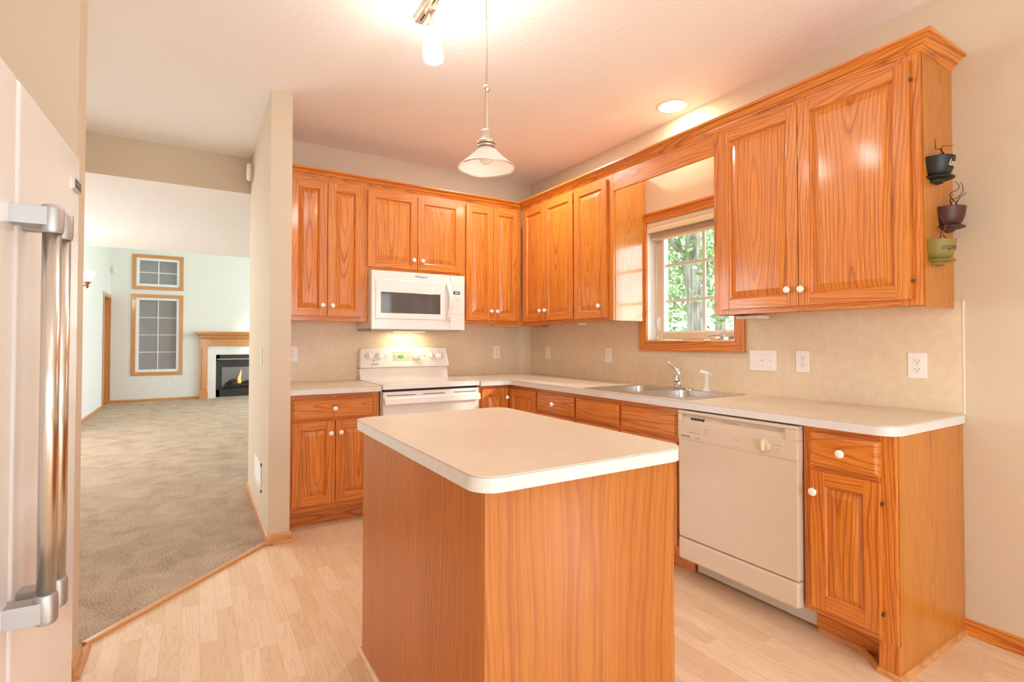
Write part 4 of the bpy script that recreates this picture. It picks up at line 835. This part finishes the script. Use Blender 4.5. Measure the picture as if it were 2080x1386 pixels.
cB = [[(-.02, .03, -.02), (.0, .03, .004), (.03, .03, .012), (.035, .03, .024), (0, .03, .03), (-.03, .03, .044), (-.02, .03, .06), (.02, .03, .072), (.05, .032, .085), (.05, .034, .100), (.02, .034, .108), (.0, .034, .106)], [(.01, .03, -.02), (-.02, .03, .012), (-.03, .03, .03), (.01, .03, .038), (.04, .035, .05), (.07, .04, .075), (.072, .04, .098), (.05, .04, .112)], [(0, .03, -.01), (.03, .03, .02), (.05, .034, .045), (.075, .04, .062), (.105, .045, .078)]]
cC = [[(-.03, .02, -.02), (-.02, .03, .002), (.02, .035, .008), (-.02, .035, .02), (-.05, .03, .038), (-.062, .03, .056)], [(0, .03, -.02), (.02, .03, .005), (.05, .034, .008), (.02, .03, .014), (-.01, .03, .026), (.01, .034, .05), (.03, .036, .074)], [(.01, .02, -.01), (-.01, .025, .03), (.02, .03, .052), (.005, .03, .075), (-.02, .03, .096)]]
cup('black cup-shaped wall planter, topmost on the cabinet end panel', -.200, 1.966, CUPK, 'latte', CREAMINK, cA, 1)
cup('maroon cup-shaped wall planter, middle one on the cabinet end panel', -.095, 1.778, CUPM, None, None, cB, 1)
cup('olive green cup-shaped wall planter, lowest on the cabinet end panel', -.200, 1.630, CUPG, 'espresso', INK, cC, 1)

# ------------------------------------------------------------------ great room: windows, door, fireplace
for i, (x0, x1, z0, z1) in enumerate(FW):
    t = struct(bpy.data.objects.new('window_%d' % (i+2), None)); COL.objects.link(t); t.location = ((x0+x1)/2, 8.5, z0); c = .062
    m = MB(OAKT)
    m.box((x0-c, 8.482, z0-c), (x0+.004, 8.4995, z1+c), 2); m.box((x1-.004, 8.482, z0-c), (x1+c, 8.4995, z1+c), 2); m.box((x0, 8.4825, z0-c), (x1, 8.4995, z0+.004), 0); m.box((x0, 8.4825, z1-.004), (x1, 8.4995, z1+c), 0); m.build('casing', t, .004)
    m = MB(JAMB); g = .055
    m.box((x0, 8.50, z0), (x0+g, 8.59, z1)); m.box((x1-g, 8.50, z0), (x1, 8.59, z1)); m.box((x0+g, 8.50, z0), (x1-g, 8.59, z0+g)); m.box((x0+g, 8.50, z1-g), (x1-g, 8.59, z1)); m.build('sash', t, .008)
    m = MB(PANEG); m.box((x0+g, 8.574, z0+g), (x1-g, 8.580, z1-g)); m.build('pane', t)
    m = MB(JAMB if i == 0 else SILL); xm = (x0+x1)/2; m.box((xm-.010, 8.566, z0+g), (xm+.010, 8.575, z1-g))
    for z in ([(z0+z1)/2] if i == 0 else [z0+g+(z1-z0-2*g)*q for q in (.25, .5, .75)]): m.box((x0+g, 8.5665, z-.008), (x1-g, 8.5745, z+.008))
    m.build('grille', t)
    if i == 1:
        m = MB(ALUM); m.tube([(-3.36, 8.50, z0+g+.01), (-3.36, 8.47, z0+g+.02), (-3.28, 8.465, z0+g+.03)], .008, 8); m.build('crank', t)
t = struct(bpy.data.objects.new('door_1', None)); COL.objects.link(t); t.location = (-4.2, 8.04, 0)
m = MB(OAKT)
m.box((-4.31, 7.62, .009), (-4.2, 7.64, 2.06), 2); m.box((-4.31, 8.44, .009), (-4.2, 8.46, 2.06), 2); m.box((-4.31, 7.64, 2.04), (-4.2, 8.44, 2.06), 1); m.build('jamb', t)
m = MB(OAKT); m.box((-4.199, 7.565, .009), (-4.183, 7.63, 2.115), 2); m.box((-4.199, 8.45, .009), (-4.183, 8.4985, 2.115), 2); m.box((-4.199, 7.63, 2.05), (-4.1835, 8.45, 2.115), 1); m.build('casing', t, .004)
m = MB(OAKT); m.box((-4.305, 7.641, .012), (-4.27, 8.439, 2.039), 2); dd = m.build('door_leaf', t)
m = MB(NICKEL); m.lathe([(0, 0), (.03, 0), (.012, .01), (.012, .04), (.028, .05), (.026, .07), (0, .075)], Matrix.Translation((-4.27, 7.71, .95)) @ Vector((1, 0, 0)).to_track_quat('Z', 'Y').to_matrix().to_4x4(), 16); m.build('door_handle', dd)
t = thing('fireplace', 'gas fireplace with oak mantel and pale stone surround on the far wall', 'fireplace', (-1.75, 8.4, 0))
FX0, FX1 = -2.685, -.82
m = MB(MARBLE); m.box((-2.56, 8.470, .008), (-2.40, 8.499, 1.125)); m.box((-1.10, 8.470, .008), (-.94, 8.499, 1.125)); m.box((-2.40, 8.470, .93), (-1.10, 8.499, 1.125)); m.build('stone_surround', t)
for x0, x1 in ((-2.69, -2.555), (-.945, -.81)):
    m = MB(OAKT); m.box((x0, 8.415, .008), (x1, 8.499, 1.16), 2); m.box((x0-.008, 8.407, .008), (x1+.008, 8.499, .15), 2); m.frustum(x0+.02, x1-.02, .2, 1.08, 8.416, 8.405, .012); m.build('pilaster', t, .003)
m = MB(OAKT); m.box((-2.69, 8.425, 1.12), (-.81, 8.499, 1.27), 0); m.build('frieze', t, .003)
m = MB(OAKT); m.sweep([(0, 0), (.012, 0), (.018, .02), (.03, .03), (.03, .045), (.05, .06), (.075, .085), (.085, .105), (.085, .118), (.10, .118), (.10, .145), (0, .145)], [(-2.70, 8.499), (-2.70, 8.41), (-.80, 8.41), (-.80, 8.499)], -1, 1.275); m.box((-2.70, 8.41, 1.275), (-.80, 8.499, 1.42), 0); m.build('mantel_shelf', t)
m = MB(OAKT)
for k in range(46): m.box((-2.69+k*.041, 8.384, 1.292), (-2.69+k*.041+.022, 8.415, 1.318), 0)
m.build('dentil_molding', t)
fb = MB(SLATE); fb.box((-2.395, 8.476, .03), (-2.33, 8.494, .925)); fb.box((-1.17, 8.476, .03), (-1.105, 8.494, .925)); fb.box((-2.395, 8.476, .80), (-1.105, 8.4935, .925)); fb.box((-2.395, 8.476, .03), (-1.105, 8.4935, .18)); fb.box((-2.33, 8.485, .18), (-1.17, 8.498, .80)); f_ = fb.build('firebox', t)
m = MB(ALUM); m.box((-2.38, 8.466, .822), (-1.12, 8.478, .842)); m.build('hood_trim', f_)
m = MB(FIREIN); m.box((-2.29, 8.479, .24), (-1.2, 8.4855, .66)); m.build('back_panel', f_)
m = MB(LOG)
for p, q, r in (((-2.24, 8.455, .24), (-1.60, 8.46, .27), .05), ((-2.20, 8.45, .29), (-2.02, 8.455, .38), .045), ((-1.95, 8.45, .30), (-1.60, 8.455, .34), .04), ((-1.80, 8.455, .26), (-1.25, 8.46, .30), .05)): m.tube([p, tuple((Vector(p)+Vector(q))/2+Vector((0, 0, .015))), q], [r*.8, r, r*.7], 9)
m.build('gas_logs', f_)
for x, h, r in ((-1.95, .30, .035), (-1.66, .10, .02)):
    m = MB(FLAME); m.tube([(x, 8.44, .31), (x-.01, 8.44, .31+h*.35), (x+.015, 8.44, .31+h*.7), (x+.03, 8.44, .31+h)], [r, r*.85, r*.45, .002], 8); m.build('flame', f_)

# ------------------------------------------------------------------ outside the sink window
m = MB(GRASS); m.box((.2, -14, -.5), (30, 26, -.4)); o = m.build('ground'); struct(o)
def tree(label, x, y, r, h, lean, nleaf, spread, zc, seed):
    rnd = random.Random(seed); t = thing('garden_tree', label, 'tree', (x, y, -.4), 'garden trees outside the sink window')
    m = MB(BARK); top = Vector((x+lean[0], y+lean[1], h)); pts = [Vector((x, y, -.42)).lerp(top, k/7)+Vector((rnd.uniform(-.04, .04), rnd.uniform(-.04, .04), 0)) for k in range(8)]; m.tube(pts, [r*(1-.08*k) for k in range(8)], 12); m.build('trunk', t)
    m = MB(BARK)
    for k in range(5):
        p = pts[3+k % 4]; a = rnd.uniform(0, 6.28); q = p+Vector((math.cos(a)*rnd.uniform(.7, 1.4), math.sin(a)*rnd.uniform(.7, 1.4), rnd.uniform(.5, 1.2))); m.tube([p, p.lerp(q, .5)+Vector((0, 0, .1)), q], [r*.4, r*.28, r*.1], 7)
    m.build('branches', t)
    m = MB(LEAF)
    for k in range(nleaf):
        c = Vector((x+lean[0]*.6+rnd.gauss(0, spread), y+lean[1]*.6+rnd.gauss(0, spread), zc+rnd.gauss(0, spread*.75))); s = rnd.uniform(.05, .11)
        n = Vector((rnd.gauss(0, 1), rnd.gauss(0, 1), rnd.gauss(0, 1))).normalized(); a = n.orthogonal().normalized(); a.rotate(Matrix.Rotation(rnd.uniform(0, 6.28), 3, n)); b_ = n.cross(a)
        m.face([c-a*s, c-b_*s*.5+n*s*.12, c+a*s, c+b_*s*.5+n*s*.12])
    o = m.build('foliage', t); return t
tree('pale thick tree trunk in the middle of the sink window view', 4.4, 1.65, .17, 6.5, (.2, .1), 1500, .9, 3.6, 3)
tree('thin forked tree left in the sink window view', 5.4, 3.2, .08, 5.5, (-.3, .6), 1500, .9, 2.4, 5)
tree('slim leafy tree at the right in the sink window view', 5.6, 1.2, .09, 5.5, (.3, -.5), 1500, .9, 2.3, 8)
tree('leafy tree farthest back in the sink window view', 9.0, 4.6, .14, 7.5, (.5, .1), 2600, 1.5, 3.6, 11)
tree('broad leafy tree farthest left beyond the sink window', 8.0, 6.2, .12, 7, (.1, .3), 2200, 1.4, 3.2, 13)
